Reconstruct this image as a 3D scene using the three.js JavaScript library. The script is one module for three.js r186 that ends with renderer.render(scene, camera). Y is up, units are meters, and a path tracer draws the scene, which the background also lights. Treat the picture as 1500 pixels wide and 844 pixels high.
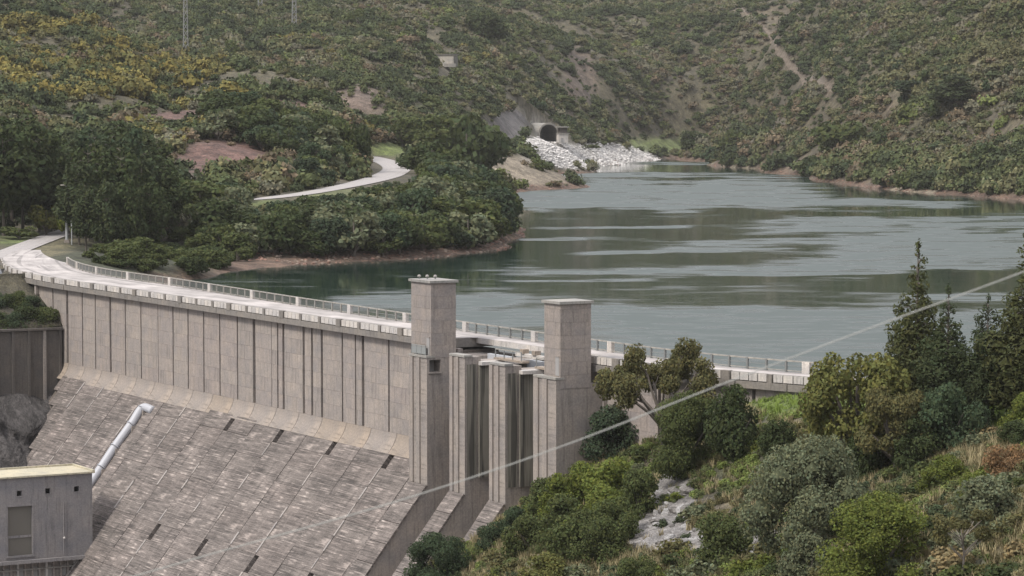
import * as THREE from 'three';
import { mergeGeometries } from 'three/addons/utils/BufferGeometryUtils.js';

// ---------------------------------------------------------------- camera, sky, sun, exposure
const scene = new THREE.Scene();
const W0 = 1500, H0 = 844, F = 4253, EYE = 29, HORIZON = 155;          // photograph's pixels; eye height above the water
const PITCH = Math.atan((H0 / 2 - HORIZON) / F);
const camera = new THREE.PerspectiveCamera(2 * Math.atan(H0 / 2 / F) * 180 / Math.PI, W0 / H0, 1, 6000);
camera.position.set(0, EYE, 0);
camera.rotation.x = -PITCH;
camera.focus = 340;
camera.userData.fStop = 2.0;
scene.add(camera);
const renderer = new THREE.WebGLRenderer({ antialias: true });
renderer.setSize(1024, 576);
renderer.toneMapping = THREE.LinearToneMapping;
renderer.toneMappingExposure = 2.3;
renderer.shadowMap.enabled = true;

function makeSky() {                                                    // bright, even cloud with a little structure
  const w = 256, h = 128, a = new Float32Array(w * h * 4);
  for (let j = 0; j < h; j++) for (let i = 0; i < w; i++) {
    const el = ((j + 0.5) / h - 0.5) * Math.PI, az = (i + 0.5) / w * 2 * Math.PI;
    const s = Math.max(0, Math.sin(el));
    const cl = 1 + 0.07 * Math.sin(az * 3 + 4 * el) * Math.cos(el) + 0.05 * Math.sin(az * 7 - 9 * el + 1) * Math.cos(el);
    const L = (0.22 + 0.70 * s) * cl;
    const k = (j * w + i) * 4;
    a[k] = L * 0.975; a[k + 1] = L * 0.98; a[k + 2] = L * 1.045; a[k + 3] = 1;
  }
  const t = new THREE.DataTexture(a, w, h, THREE.RGBAFormat, THREE.FloatType);
  t.mapping = THREE.EquirectangularReflectionMapping; t.magFilter = THREE.LinearFilter; t.wrapS = THREE.RepeatWrapping; t.needsUpdate = true;
  return t;
}
scene.background = makeSky();
scene.environment = scene.background;
const sun = new THREE.DirectionalLight(new THREE.Color().setRGB(1, 0.94, 0.86), 1.5);
sun.position.set(-230, 330, -150); sun.target.position.set(0, 0, -320);
sun.castShadow = true; sun.shadow.radius = 22;
Object.assign(sun.shadow.camera, { left: -500, right: 500, top: 500, bottom: -500, near: 1, far: 3000 });
sun.shadow.mapSize.set(4096, 4096);
scene.add(sun, sun.target);
scene.fog = new THREE.FogExp2(new THREE.Color().setRGB(1.0, 0.985, 0.96), 0.000035);

// ---------------------------------------------------------------- helpers
const V = (x, y, z) => new THREE.Vector3(x, y, z);
function rngOf(s) { return () => { s |= 0; s = s + 0x6D2B79F5 | 0; let t = Math.imul(s ^ s >>> 15, 1 | s); t = t + Math.imul(t ^ t >>> 7, 61 | t) ^ t; return ((t ^ t >>> 14) >>> 0) / 4294967296; }; }
const clamp = (x, a, b) => Math.min(b, Math.max(a, x)), lerp = (a, b, t) => a + (b - a) * t;
const sstep = (a, b, x) => { const t = clamp((x - a) / (b - a), 0, 1); return t * t * (3 - 2 * t); };
function hash2(i, j, s) { let h = Math.imul(i | 0, 374761393) ^ Math.imul(j | 0, 668265263) ^ Math.imul(s | 0, 2246822519); h = Math.imul(h ^ h >>> 13, 1274126177); return ((h ^ h >>> 16) >>> 0) / 4294967296; }
function noise2(x, y, s = 0, px = 0, py = 0) {
  const i = Math.floor(x), j = Math.floor(y), u = x - i, v = y - j, a = u * u * (3 - 2 * u), b = v * v * (3 - 2 * v);
  const m = (k, p) => p ? ((k % p) + p) % p : k;
  const h = (p, q) => hash2(m(p, px), m(q, py), s);
  return lerp(lerp(h(i, j), h(i + 1, j), a), lerp(h(i, j + 1), h(i + 1, j + 1), a), b);
}
function fbm(x, y, o = 4, s = 0, px = 0, py = 0) { let v = 0, a = 0.5, t = 0; for (let k = 0; k < o; k++) { v += a * noise2(x, y, s + k, px, py); t += a; x *= 2; y *= 2; px *= 2; py *= 2; a *= 0.5; } return v / t; }
// a photograph pixel and a distance ahead give a point; and back
function at(px, py, d) {
  const u = (px - W0 / 2) / F, v = (H0 / 2 - py) / F, sp = Math.sin(PITCH), cp = Math.cos(PITCH);
  const t = d / (v * sp + cp);
  return V(u * t, EYE + (v * cp - sp) * t, -d);
}
function onLevel(px, py, y) { const p = at(px, py, 100); const s = (y - EYE) / (p.y - EYE); return V(p.x * s, y, -100 * s); }
function proj(x, y, z) {
  const sp = Math.sin(PITCH), cp = Math.cos(PITCH), Y = y - EYE, w = -(Y * sp * 1) - z * cp * 1;
  const dep = -z * cp - Y * sp, up = Y * cp - z * sp;
  return [W0 / 2 + F * x / dep, H0 / 2 - F * up / dep];
}
const taken = new Map();
function numbered(n) { const k = taken.get(n) || 0; taken.set(n, k + 1); return k ? n + '_' + String(k).padStart(3, '0') : n; }
function tag(o, label, category, group, kind) { o.userData.label = label; if (category) o.userData.category = category; if (group) o.userData.group = group; if (kind) o.userData.kind = kind; return o; }
function thing(name, label, category, pos, group) {
  const g = new THREE.Group(); g.name = numbered(name); g.position.copy(pos); scene.add(g); return tag(g, label, category, group);
}
function shade(o) { o.castShadow = true; o.receiveShadow = true; return o; }
function part(parent, name, geo, mat, label) {                        // geo in world coordinates; stored about the thing's base
  let root = parent; const off = V(0, 0, 0); while (root && root !== scene) { off.add(root.position); root = root.parent; }
  const m = shade(new THREE.Mesh(geo.translate(-off.x, -off.y, -off.z), mat)); m.name = name; parent.add(m); if (label) m.userData.label = label; return m;
}
function struct(name, geo, mat, label) { const m = shade(new THREE.Mesh(geo, mat)); m.name = numbered(name); m.userData.kind = 'structure'; if (label) m.userData.label = label; scene.add(m); return m; }
function single(name, geo, mat, label, category, group, pos) {
  const m = shade(new THREE.Mesh(pos ? geo.translate(-pos.x, -pos.y, -pos.z) : geo, mat)); if (pos) m.position.copy(pos);
  m.name = numbered(name); scene.add(m); return tag(m, label, category, group);
}
const C = (r, g, b) => new THREE.Color().setRGB(r, g, b);
// textures
function tex(w, h, fn, srgb = true) {
  const a = new Uint8Array(w * h * 4);
  for (let j = 0; j < h; j++) for (let i = 0; i < w; i++) { const c = fn(i / w, j / h), k = (j * w + i) * 4; if (typeof c === 'number') { a[k] = a[k + 1] = a[k + 2] = clamp(c, 0, 1) * 255; } else { for (let q = 0; q < 3; q++) a[k + q] = clamp(c[q], 0, 1) * 255; } a[k + 3] = 255; }
  const t = new THREE.DataTexture(a, w, h); t.wrapS = t.wrapT = THREE.RepeatWrapping; t.magFilter = t.minFilter = THREE.LinearFilter; t.colorSpace = srgb ? THREE.SRGBColorSpace : THREE.NoColorSpace; t.needsUpdate = true; return t;
}
const rep = (t, x, y) => { const c = t.clone(); c.repeat.set(x, y); c.needsUpdate = true; return c; };
const S3 = (v, r = 1, g = 1, b = 1) => [v * r, v * g, v * b];
// uv in metres on a box whose faces look along its own axes, then put in place by a basis
function boxGeo(w, h, d, m4, ou = 0, ov = 0) {
  const g = new THREE.BoxGeometry(w, h, d), p = g.attributes.position, n = g.attributes.normal, uv = g.attributes.uv;
  for (let i = 0; i < p.count; i++) {
    const ax = Math.abs(n.getX(i)), ay = Math.abs(n.getY(i));
    const a = ax > 0.5 ? p.getZ(i) : p.getX(i), b = ay > 0.5 ? p.getZ(i) : p.getY(i);
    uv.setXY(i, a + ou, b + ov);
  }
  return m4 ? g.applyMatrix4(m4) : g;
}
function basis(x, y, z, o) { return new THREE.Matrix4().makeBasis(x, y, z).setPosition(o); }
function tube(pts, r, seg = 8, closed = false) {                      // tapered tube through points; r a number or an array
  const P = [], I = [], U = []; const n = pts.length; let s = 0;
  for (let i = 0; i < n; i++) {
    const t = pts[Math.min(n - 1, i + 1)].clone().sub(pts[Math.max(0, i - 1)]).normalize();
    const a = Math.abs(t.y) < 0.9 ? V(0, 1, 0) : V(1, 0, 0); const x = a.cross(t).normalize(), y = t.clone().cross(x);
    const rr = Array.isArray(r) ? r[i] : r; if (i) s += pts[i].distanceTo(pts[i - 1]);
    for (let k = 0; k <= seg; k++) { const q = k / seg * Math.PI * 2, c = Math.cos(q) * rr, e = Math.sin(q) * rr; P.push(pts[i].x + x.x * c + y.x * e, pts[i].y + x.y * c + y.y * e, pts[i].z + x.z * c + y.z * e); U.push(k / seg * 2 * Math.PI * rr, s); }
  }
  for (let i = 0; i < n - 1; i++) for (let k = 0; k < seg; k++) { const a = i * (seg + 1) + k, b = a + seg + 1; I.push(a, a + 1, b, b, a + 1, b + 1); }
  const ends = [0, n - 1]; for (const e of ends) { const c = P.length / 3; P.push(pts[e].x, pts[e].y, pts[e].z); U.push(0, 0); for (let k = 0; k < seg; k++) { const a = e * (seg + 1) + k; e ? I.push(c, a, a + 1) : I.push(c, a + 1, a); } }
  const g = new THREE.BufferGeometry(); g.setAttribute('position', new THREE.Float32BufferAttribute(P, 3)); g.setAttribute('uv', new THREE.Float32BufferAttribute(U, 2)); g.setIndex(I); g.computeVertexNormals(); return g;
}

// ---------------------------------------------------------------- materials
const std = (o) => new THREE.MeshStandardMaterial(Object.assign({ roughness: 0.92, metalness: 0 }, o));
// plain cast concrete: 8 m tile, soft mottling, board lines and pitting
const tConc = tex(512, 512, (u, v) => {
  const m = fbm(u * 6, v * 6, 4, 3, 6, 6), f = fbm(u * 64, v * 64, 2, 9, 64, 64), st = fbm(u * 40, v * 3, 3, 17, 40, 3);
  const val = 0.80 + 0.16 * (m - 0.5) + 0.14 * (f - 0.5) - 0.22 * Math.max(0, st - 0.56) * 2;
  return S3(val, 1, 0.985 - 0.03 * (m - 0.5), 0.965 - 0.08 * (m - 0.5));
});
const tConcB = tex(256, 256, (u, v) => 0.5 + 0.5 * (fbm(u * 50, v * 50, 3, 5, 50, 50) - 0.5) , false);
// concrete with dark run-off and algae streaks down the face (shown clearly on the pier sides)
const tStreak = tex(512, 512, (u, v) => {
  const s = fbm(u * 34, v * 2.0, 3, 21, 34, 2), s2 = fbm(u * 90, v * 4, 2, 31, 90, 4), m = fbm(u * 8, v * 8, 3, 33, 8, 8);
  const d = sstep(0.42, 0.7, s) * 0.62 + sstep(0.5, 0.75, s2) * 0.25;
  const val = 0.74 * (1 - d * 0.62) + 0.12 * (m - 0.5);
  return [val, val * 0.99, val * 0.95];
});
// weathered downstream slope: pale crusts and dark grime in ragged bands along the lifts (12.8 m tile)
const tSlope = tex(768, 768, (u, v) => {
  const wv = v + 0.004 * (fbm(u * 6, v * 5, 3, 77, 6, 5) - 0.5);
  const a = fbm(u * 2, wv * 18, 4, 41, 2, 18), b = fbm(u * 5, wv * 120, 3, 43, 5, 120), c = fbm(u * 3, v * 3, 3, 47, 3, 3), e = fbm(u * 9, v * 16, 3, 45, 9, 16);
  const g = fbm(u * 110, v * 190, 2, 49, 110, 190);
  let val = 0.60 + 0.22 * (c - 0.5) + 0.16 * (a - 0.5);
  val += sstep(0.54, 0.72, b) * 0.22 * sstep(0.40, 0.66, e) - sstep(0.46, 0.28, b) * 0.12;
  const cr = (wv * 24) % 1, ln = sstep(0.10, 0.0, Math.abs(cr - 0.5)); val += ln * (0.24 * sstep(0.48, 0.62, fbm(u * 7, v * 24, 3, 75, 7, 24)) - 0.12 * sstep(0.5, 0.38, fbm(u * 7, v * 24, 3, 79, 7, 24)));
  val += 0.16 * (g - 0.5) + 0.16 * (fbm(u * 24, v * 2, 3, 71, 24, 2) - 0.5);
  return S3(val, 1, 0.96, 0.93);
});
const tSlopeB = tex(512, 512, (u, v) => 0.5 + 0.7 * (fbm(u * 20, v * 60, 3, 51, 20, 60) - 0.5) + 0.3 * (fbm(u * 80, v * 100, 2, 53, 80, 100) - 0.5), false);
const M = {};
const conc = (r, g, b, o = {}) => std(Object.assign({ color: C(r, g, b), map: rep(tConc, 1 / 8, 1 / 8), bumpMap: rep(tConcB, 1 / 3, 1 / 3), bumpScale: 0.015 }, o));
M.wall = [conc(0.435, 0.390, 0.365), conc(0.415, 0.376, 0.352), conc(0.450, 0.405, 0.376), conc(0.425, 0.378, 0.356)];
M.tower = conc(0.395, 0.354, 0.330);
M.pier = conc(0.405, 0.366, 0.340);
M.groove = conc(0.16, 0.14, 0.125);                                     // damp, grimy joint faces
M.pierSide = std({ color: C(0.36, 0.34, 0.305), map: rep(tStreak, 1 / 9, 1 / 14) });
M.fillet = [conc(0.42, 0.372, 0.335), conc(0.405, 0.362, 0.33), conc(0.42, 0.36, 0.305)];
M.slope = [0, 1, 2, 3].map((k) => std({ color: C(...[[0.452, 0.424, 0.408], [0.418, 0.392, 0.378], [0.480, 0.448, 0.432], [0.436, 0.404, 0.388]][k]), map: rep(tSlope, 1 / 12.8, 1 / 12.8), bumpMap: rep(tSlopeB, 1 / 6, 1 / 6), bumpScale: 0.07, roughness: 0.95 }));
M.white = conc(0.74, 0.715, 0.695);
M.fascia = conc(0.304, 0.284, 0.264);
M.deck = std({ color: C(0.50, 0.475, 0.465), map: tex(512, 512, (u, v) => { const p = fbm(u * 5, v * 9, 3, 301, 5, 9), q = fbm(u * 40, v * 40, 2, 303, 40, 40), w = fbm(u * 12, v * 2, 2, 305, 12, 2); return S3(0.82 + 0.30 * (p - 0.5) + 0.10 * (q - 0.5) - 0.14 * sstep(0.55, 0.7, w), 1, 0.985, 0.97); }) });
M.deck.map.repeat.set(1 / 9, 1 / 40);
M.rail = conc(0.409, 0.403, 0.383);
M.railDark = std({ color: C(0.16, 0.165, 0.16), roughness: 0.7 });
M.dark = std({ color: C(0.27, 0.26, 0.25), roughness: 0.8 });  // grey standing in for the shade inside doors, hatch and openings
M.steel = std({ color: C(0.55, 0.57, 0.60), roughness: 0.45, metalness: 0.3 });

// ---------------------------------------------------------------- the dam's axis
const DECK = 3.9, PTOP = 4.32;                                          // deck and parapet heights above the water
const A0 = onLevel(100, 409, PTOP), A1 = onLevel(870, 520, PTOP);
const T0 = A1.clone().sub(A0).setY(0).normalize(), LMAIN = A1.clone().sub(A0).setY(0).length();
const AX = (() => {                                                     // heading turns gently beyond the two ends of the straight
  const a0 = Math.atan2(T0.z, T0.x), st = 0.25, L = [], R = [];
  let p = A0.clone().setY(0), a = a0; for (let u = 0; u > -110; u -= st) { L.push([p.x, p.z, a]); p = p.clone().add(V(-Math.cos(a) * st, 0, -Math.sin(a) * st)); a += (u > -38 ? 0.0068 : 0.004) * st; }
  p = A1.clone().setY(0); a = a0; for (let u = 0; u < 70; u += st) { R.push([p.x, p.z, a]); a -= (u < 34 ? 0.0125 : 0) * st; p = p.clone().add(V(Math.cos(a) * st, 0, Math.sin(a) * st)); }
  return { L, R, st, a0 };
})();
function axis(u) {
  if (u >= 0 && u <= LMAIN) return { p: V(A0.x + T0.x * u, 0, A0.z + T0.z * u), t: T0.clone() };
  const arr = u < 0 ? AX.L : AX.R, q = u < 0 ? -u : u - LMAIN, i = Math.min(arr.length - 2, Math.floor(q / AX.st)), f = q / AX.st - i;
  const a = lerp(arr[i][2], arr[i + 1][2], f);
  return { p: V(lerp(arr[i][0], arr[i + 1][0], f), 0, lerp(arr[i][1], arr[i + 1][1], f)), t: V(Math.cos(a), 0, Math.sin(a)) };
}
function D(u, off, y) { const { p, t } = axis(u); return V(p.x - t.z * off, y, p.z + t.x * off); }
function frame(u) { const { t } = axis(u); return { t, n: V(-t.z, 0, t.x), up: V(0, 1, 0) }; }
function uAt(px, off) {                                                 // where a photograph column meets a line at that offset from the axis
  const k = (px - W0 / 2) / F, tx = T0.x, td = T0.z, X0 = A0.x, d0 = -A0.z;
  return (k * (d0 - tx * off) - X0 + td * off) / (tx + k * td);
}
function damCoords(x, z) { const dx = x - A0.x, dz = z - A0.z; let u = dx * T0.x + dz * T0.z; if (u >= 0 && u <= LMAIN) return [u, -dx * T0.z + dz * T0.x];
  let best = 1e9, bu = 0; for (let q = u < 0 ? -108 : LMAIN; q <= (u < 0 ? 0 : LMAIN + 68); q += 1) { const a = axis(q).p, e = (a.x - x) ** 2 + (a.z - z) ** 2; if (e < best) { best = e; bu = q; } }
  const a = axis(bu), ex = x - a.p.x, ez = z - a.p.z; return [bu, -ex * a.t.z + ez * a.t.x]; }
function dbox(u0, u1, o0, o1, y0, y1, seed = 0) {                       // a block in the dam's own directions
  const u = (u0 + u1) / 2, f = frame(u), a = D(u0, 0, 0), b = D(u1, 0, 0);
  const c = D(u, (o0 + o1) / 2, (y0 + y1) / 2), w = (u >= 0 && u <= LMAIN) ? u1 - u0 : a.distanceTo(b);
  return boxGeo(w, y1 - y0, o1 - o0, basis(f.t, f.up, f.n, c), seed ? hash2(seed, 1, 7) * 8 + u : u, seed ? hash2(seed, 2, 7) * 8 : (y0 + y1) / 2);
}
const BASE = -8.6, MS = 0.8, NOSE = 5.3;                                // foot of the upright wall; slope run per metre of fall; pier nose offset

// ---------------------------------------------------------------- far terrain: thin-plate surface through points read from the photograph
function rbf(pts) {
  const n = pts.length, N = n + 3, A = [], b = [];
  const sc = 100, k = (dx, dz) => { const r2 = (dx * dx + dz * dz) / (sc * sc); return r2 < 1e-9 ? 0 : 0.5 * r2 * Math.log(r2); };
  for (let i = 0; i < n; i++) { const r = new Float64Array(N + 1); for (let j = 0; j < n; j++) r[j] = k(pts[i].x - pts[j].x, pts[i].z - pts[j].z); r[i] += 0.002; r[n] = 1; r[n + 1] = pts[i].x / sc; r[n + 2] = pts[i].z / sc; r[N] = pts[i].y; A.push(r); }
  for (let q = 0; q < 3; q++) { const r = new Float64Array(N + 1); for (let j = 0; j < n; j++) r[j] = q === 0 ? 1 : q === 1 ? pts[j].x / sc : pts[j].z / sc; A.push(r); }
  for (let c = 0; c < N; c++) { let p = c; for (let r = c + 1; r < N; r++) if (Math.abs(A[r][c]) > Math.abs(A[p][c])) p = r; [A[c], A[p]] = [A[p], A[c]]; for (let r = 0; r < N; r++) if (r !== c) { const f = A[r][c] / A[c][c]; if (f) for (let q = c; q <= N; q++) A[r][q] -= f * A[c][q]; } }
  const w = A.map((r, i) => r[N] / r[i]);
  return (x, z) => { let v = w[n] + w[n + 1] * x / sc + w[n + 2] * z / sc; for (let i = 0; i < n; i++) v += w[i] * k(x - pts[i].x, z - pts[i].z); return v; };
}
const P = (px, py, d) => at(px, py, d), Q = (px, py, y) => onLevel(px, py, y);
const roadPx = [[-60, 392, 3.9], [-20, 378, 3.9], [20, 366, 3.9], [52, 354, 4.0], [98, 338, 4.4], [150, 327, 5.3], [215, 314, 6.8], [285, 301, 8.6], [330, 295.5, 9.2], [390, 289.5, 10], [450, 282, 10.6], [505, 272, 11.3], [545, 263, 11.8], [570, 255, 12.1], [581, 246, 12.4], [570, 238, 12.6], [552, 232.5, 12.8], [536, 229, 13]];
const roadPts = new THREE.CatmullRomCurve3(roadPx.map((r) => Q(...r)), false, 'catmullrom', 0.5).getPoints(150);
const shorePx = [[250, 418], [300, 405], [340, 391], [400, 386], [500, 381], [600, 376], [690, 367], [738, 358], [756, 347], [758, 338], [740, 322], [724, 304], [724, 290], [750, 283], [795, 277], [829, 268.5], [800, 260], [812, 254.5], [860, 248], [910, 241], [955, 233.5], [1000, 231], [1060, 237], [1130, 247], [1180, 256], [1240, 268], [1300, 276], [1400, 284], [1500, 291], [1600, 297], [1700, 302]];
const farPts = [
  ...shorePx.map(([x, y]) => Q(x, y, 0.35)),
  ...roadPx.filter((_, i) => i % 1 === 0).map((r) => Q(...r)),
  // bed of the reservoir
  ...[[420, 405], [560, 400], [700, 390], [800, 355], [850, 300], [950, 280], [1100, 300], [1300, 310], [1000, 243], [900, 256], [1450, 330], [1250, 350], [1000, 380], [1600, 340], [800, 305], [345, 412], [790, 330], [785, 312], [775, 296], [800, 287], [760, 304]].map(([x, y]) => Q(x, y, 0).setY(-6)),
  // ground between shore and road, and the wooded spit
  P(330, 345, 560), P(420, 335, 575), P(520, 325, 590), P(620, 315, 605), P(680, 322, 618), P(730, 330, 640), P(620, 285, 650), P(700, 290, 690), P(650, 262, 730), P(690, 262, 800), P(740, 320, 690), P(250, 375, 545), P(180, 372, 545), P(120, 375, 530), P(610, 247, 800),
  // cut bank behind the road, the bench and the gorse slope
  P(340, 262, 640), P(340, 222, 682), P(340, 194, 720), P(430, 255, 660), P(450, 190, 750), P(510, 235, 730), P(520, 200, 770), P(260, 262, 640), P(260, 200, 700), P(150, 270, 640), P(150, 195, 720), P(40, 270, 640), P(0, 195, 720), P(-120, 260, 640), P(-120, 190, 720), P(-150, 360, 520), P(-250, 380, 480),
  P(350, 168, 810), P(250, 178, 790), P(420, 153, 860), P(100, 165, 800), P(480, 160, 870), P(0, 160, 790), P(350, 132, 890), P(200, 122, 890), P(50, 122, 880), P(-100, 122, 880),
  P(300, 97, 970), P(200, 57, 1020), P(100, 22, 1060), P(0, -10, 1090), P(0, 60, 980), P(-120, 40, 1000), P(420, 130, 950), P(480, 150, 930), P(525, 170, 915), P(560, 190, 900),
  V(-98, 34, -1080), V(-150, 44, -1140), V(-190, 56, -1160), V(-60, 24, -1060),
  // the second hill with the shed
  P(300, 62, 1300), P(400, 102, 1190), P(270, 0, 1450), P(400, 0, 1480), P(500, 60, 1330), P(500, 110, 1180), P(520, 145, 1090), P(560, 165, 1070), P(600, 192, 1020), P(565, 212, 990), P(600, 150, 1130), P(655, 97, 1330), P(655, 62, 1420), P(600, 0, 1600), P(700, 120, 1350), P(730, 150, 1300), P(680, 190, 1050), P(650, 218, 930), P(700, 226, 1010), P(740, 208, 1200), P(745, 165, 1225), P(770, 212, 1220),
  // white rock apron and tunnel
  P(805, 207, 1400), P(780, 207, 1370), P(850, 208, 1450), P(900, 214, 1520), P(940, 223, 1590), P(1000, 216, 1660), P(805, 170, 1425), P(805, 120, 1510), P(800, 50, 1660), P(800, 0, 1780), P(850, 110, 1570), P(830, 235, 1330), P(880, 228, 1440), P(765, 245, 1080),
  // right hand hill
  P(1500, 240, 950), P(1500, 150, 1020), P(1500, 0, 1160), P(1200, 215, 1220), P(1200, 130, 1350), P(1200, 0, 1560), P(1000, 130, 1690), P(1000, 0, 1860), P(900, 160, 1610), P(900, 60, 1750), P(850, 0, 1880), P(700, 0, 1760), P(1060, 15, 1780), P(1130, 60, 1590), P(1300, 225, 1080), P(1300, 130, 1200), P(1300, 0, 1410), P(1400, 220, 1010), P(1400, 120, 1110), P(1400, 0, 1290), P(1600, 240, 900), P(1600, 0, 1080), P(1100, 200, 1480), P(1100, 130, 1560), P(1750, 0, 1000), P(1750, 250, 880), P(930, 110, 1650),
  // beyond the top of the frame
  V(-420, 120, -2200), V(-100, 150, -2200), V(200, 160, -2200), V(480, 150, -2000), V(520, 120, -1500), V(-420, 90, -1500), V(-400, 70, -1100), V(-330, 40, -800), V(560, 90, -1150),
];
const trackPts = [];
function nearTrack(x, z) { let b = 1e9; for (let i = 0; i < trackPts.length - 1; i++) { const a = trackPts[i], c = trackPts[i + 1], vx = c.x - a.x, vz = c.z - a.z, t = clamp(((x - a.x) * vx + (z - a.z) * vz) / (vx * vx + vz * vz), 0, 1); b = Math.min(b, Math.hypot(x - a.x - vx * t, z - a.z - vz * t)); } return b; }
const farRaw = rbf(farPts);
const tunnelAt = P(803, 208, 1400), TDIR = V(0.28, 0, 0.96).normalize(), TSIDE = V(TDIR.z, 0, -TDIR.x);
function hFar(x, z) {
  let h = farRaw(x, z);
  const d = -z, k = sstep(1.5, 9, h);
  h += k * (((fbm(x / 60 + 50, z / 60, 3, 61) - 0.5) * 9 - 9 * Math.pow(1 - Math.abs(2 * fbm(x / 75 + 8, z / 130 + 4, 3, 65) - 1), 6) * sstep(8, 22, h)) * sstep(650, 950, d) + (fbm(x / 14 + 9, z / 14, 3, 63) - 0.5) * 2.6);
  if (h > -3 && h < 3) h += (fbm(x / 9, z / 9, 3, 67) - 0.5) * 0.9;
  if (d < 1000 && x > -140 && x < 10) {                               // the road's bench
    let best = 1e9, by = 0; for (let i = 0; i < roadPts.length; i += 1) { const r = roadPts[i], e = (r.x - x) ** 2 + (r.z - z) ** 2; if (e < best) { best = e; by = r.y; } }
    h = lerp(by - 0.25, h, sstep(6, 15, Math.sqrt(best)));
  }
  const ex = x - tunnelAt.x, ez = z - tunnelAt.z, al = ex * TDIR.x + ez * TDIR.z, sd = Math.abs(ex * TSIDE.x + ez * TSIDE.z);
  if (al > -24 && al < 26 && sd < 7.5) h = Math.min(h, tunnelAt.y - 0.2);
  return h;
}
function hitFar(px, py, d0 = 560, d1 = 2200) { for (let d = d0; d < d1; d += 2) { const p = at(px, py, d); if (p.y < hFar(p.x, p.z)) return p; } return at(px, py, d1); }
for (const [x, y] of [[1046, -6], [1062, 3], [1080, 13], [1098, 26], [1114, 38], [1128, 52], [1137, 66], [1146, 82], [1158, 97], [1172, 108], [1190, 117], [1206, 125], [1222, 132]]) trackPts.push(hitFar(x, y, 1000));
// what grows or lies bare where, by the photograph: [px, py, rx, ry, kind, strength]
const zones = [
  [335, 234, 72, 32, 'red', 1], [300, 176, 110, 15, 'red', 0.95], [395, 158, 70, 13, 'red', 0.95], [520, 147, 34, 22, 'pink', 0.95], [548, 150, 20, 24, 'pink', 0.7], [850, 108, 26, 46, 'pink', 0.75], [840, 150, 20, 20, 'pink', 0.5], [440, 118, 40, 8, 'pink', 0.4], [620, 78, 22, 12, 'red', 0.5],
  [575, 218, 44, 12, 'grass', 1], [620, 160, 20, 6, 'grass', 0.8], [965, 213, 70, 10, 'grass', 1], [500, 285, 50, 8, 'grass', 0.6], [390, 300, 40, 8, 'grass', 0.8], [20, 352, 40, 9, 'grass', 1], [75, 366, 26, 12, 'dry', 0.9], [280, 320, 30, 14, 'grass', 0.6],
  [860, 228, 92, 20, 'white', 1], [800, 215, 44, 14, 'white', 1], [920, 230, 50, 9, 'white', 1], [735, 248, 62, 24, 'tan', 1], [790, 262, 44, 13, 'tan', 1], [745, 186, 30, 27, 'rock', 1],
  [1440, 185, 60, 14, 'pink', 0.4], [1330, 155, 50, 10, 'pink', 0.45], [1480, 60, 90, 60, 'dry', 0.5], [1350, 120, 80, 30, 'dry', 0.35], [1150, 240, 40, 9, 'pink', 0.6], [1140, 20, 40, 18, 'pink', 0.3],
  [200, 384, 150, 34, 'turf', 1], [330, 372, 70, 16, 'turf', 0.8], [400, 235, 150, 40, 'brush', 0.8], [480, 210, 80, 30, 'brush', 0.7], [1190, 190, 160, 60, 'brush', 0.25],
  [60, 90, 120, 60, 'gorse', 0.6], [210, 120, 130, 45, 'gorse', 0.75], [330, 130, 70, 26, 'gorse', 0.65], [40, 45, 70, 24, 'gorse', 0.8], [150, 150, 70, 24, 'gorse', 0.55], [330, 200, 160, 14, 'gorse', 0.35], [440, 70, 70, 18, 'gorse', 0.3], [680, 85, 60, 14, 'gorse', 0.35], [420, 190, 110, 14, 'gorse', 0.3],
];
const ground = { soil: C(0.112, 0.098, 0.060), red: C(0.187, 0.106, 0.085), pink: C(0.196, 0.145, 0.115), grass: C(0.162, 0.200, 0.060), dry: C(0.204, 0.178, 0.093), white: C(0.50, 0.48, 0.455), tan: C(0.306, 0.255, 0.187), rock: C(0.145, 0.132, 0.128), gorse: C(0.102, 0.089, 0.051), turf: C(0.06, 0.065, 0.032), brush: C(0.12, 0.09, 0.065), shore: C(0.196, 0.119, 0.085) };
function zoneAt(px, py, k = 0) {
  const out = {}; const wob = (k - 0.5) * 0.9;
  for (const [x, y, rx, ry, kind, s] of zones) { const q = ((px - x) / rx) ** 2 + ((py - y) / ry) ** 2; const w = s * sstep(1.25 + wob, 0.55 + wob, q); if (w > 0) out[kind] = Math.max(out[kind] || 0, w); }
  return out;
}
const tGround = tex(512, 512, (u, v) => 0.74 + 0.5 * (fbm(u * 12, v * 12, 4, 81, 12, 12) - 0.5) + 0.5 * (fbm(u * 90, v * 90, 2, 83, 90, 90) - 0.5));
const tGroundB = tex(256, 256, (u, v) => fbm(u * 24, v * 24, 3, 87, 24, 24), false);
M.ground = std({ vertexColors: true, map: tGround, bumpMap: rep(tGroundB, 1, 1), bumpScale: 0.35, roughness: 1 });
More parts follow.
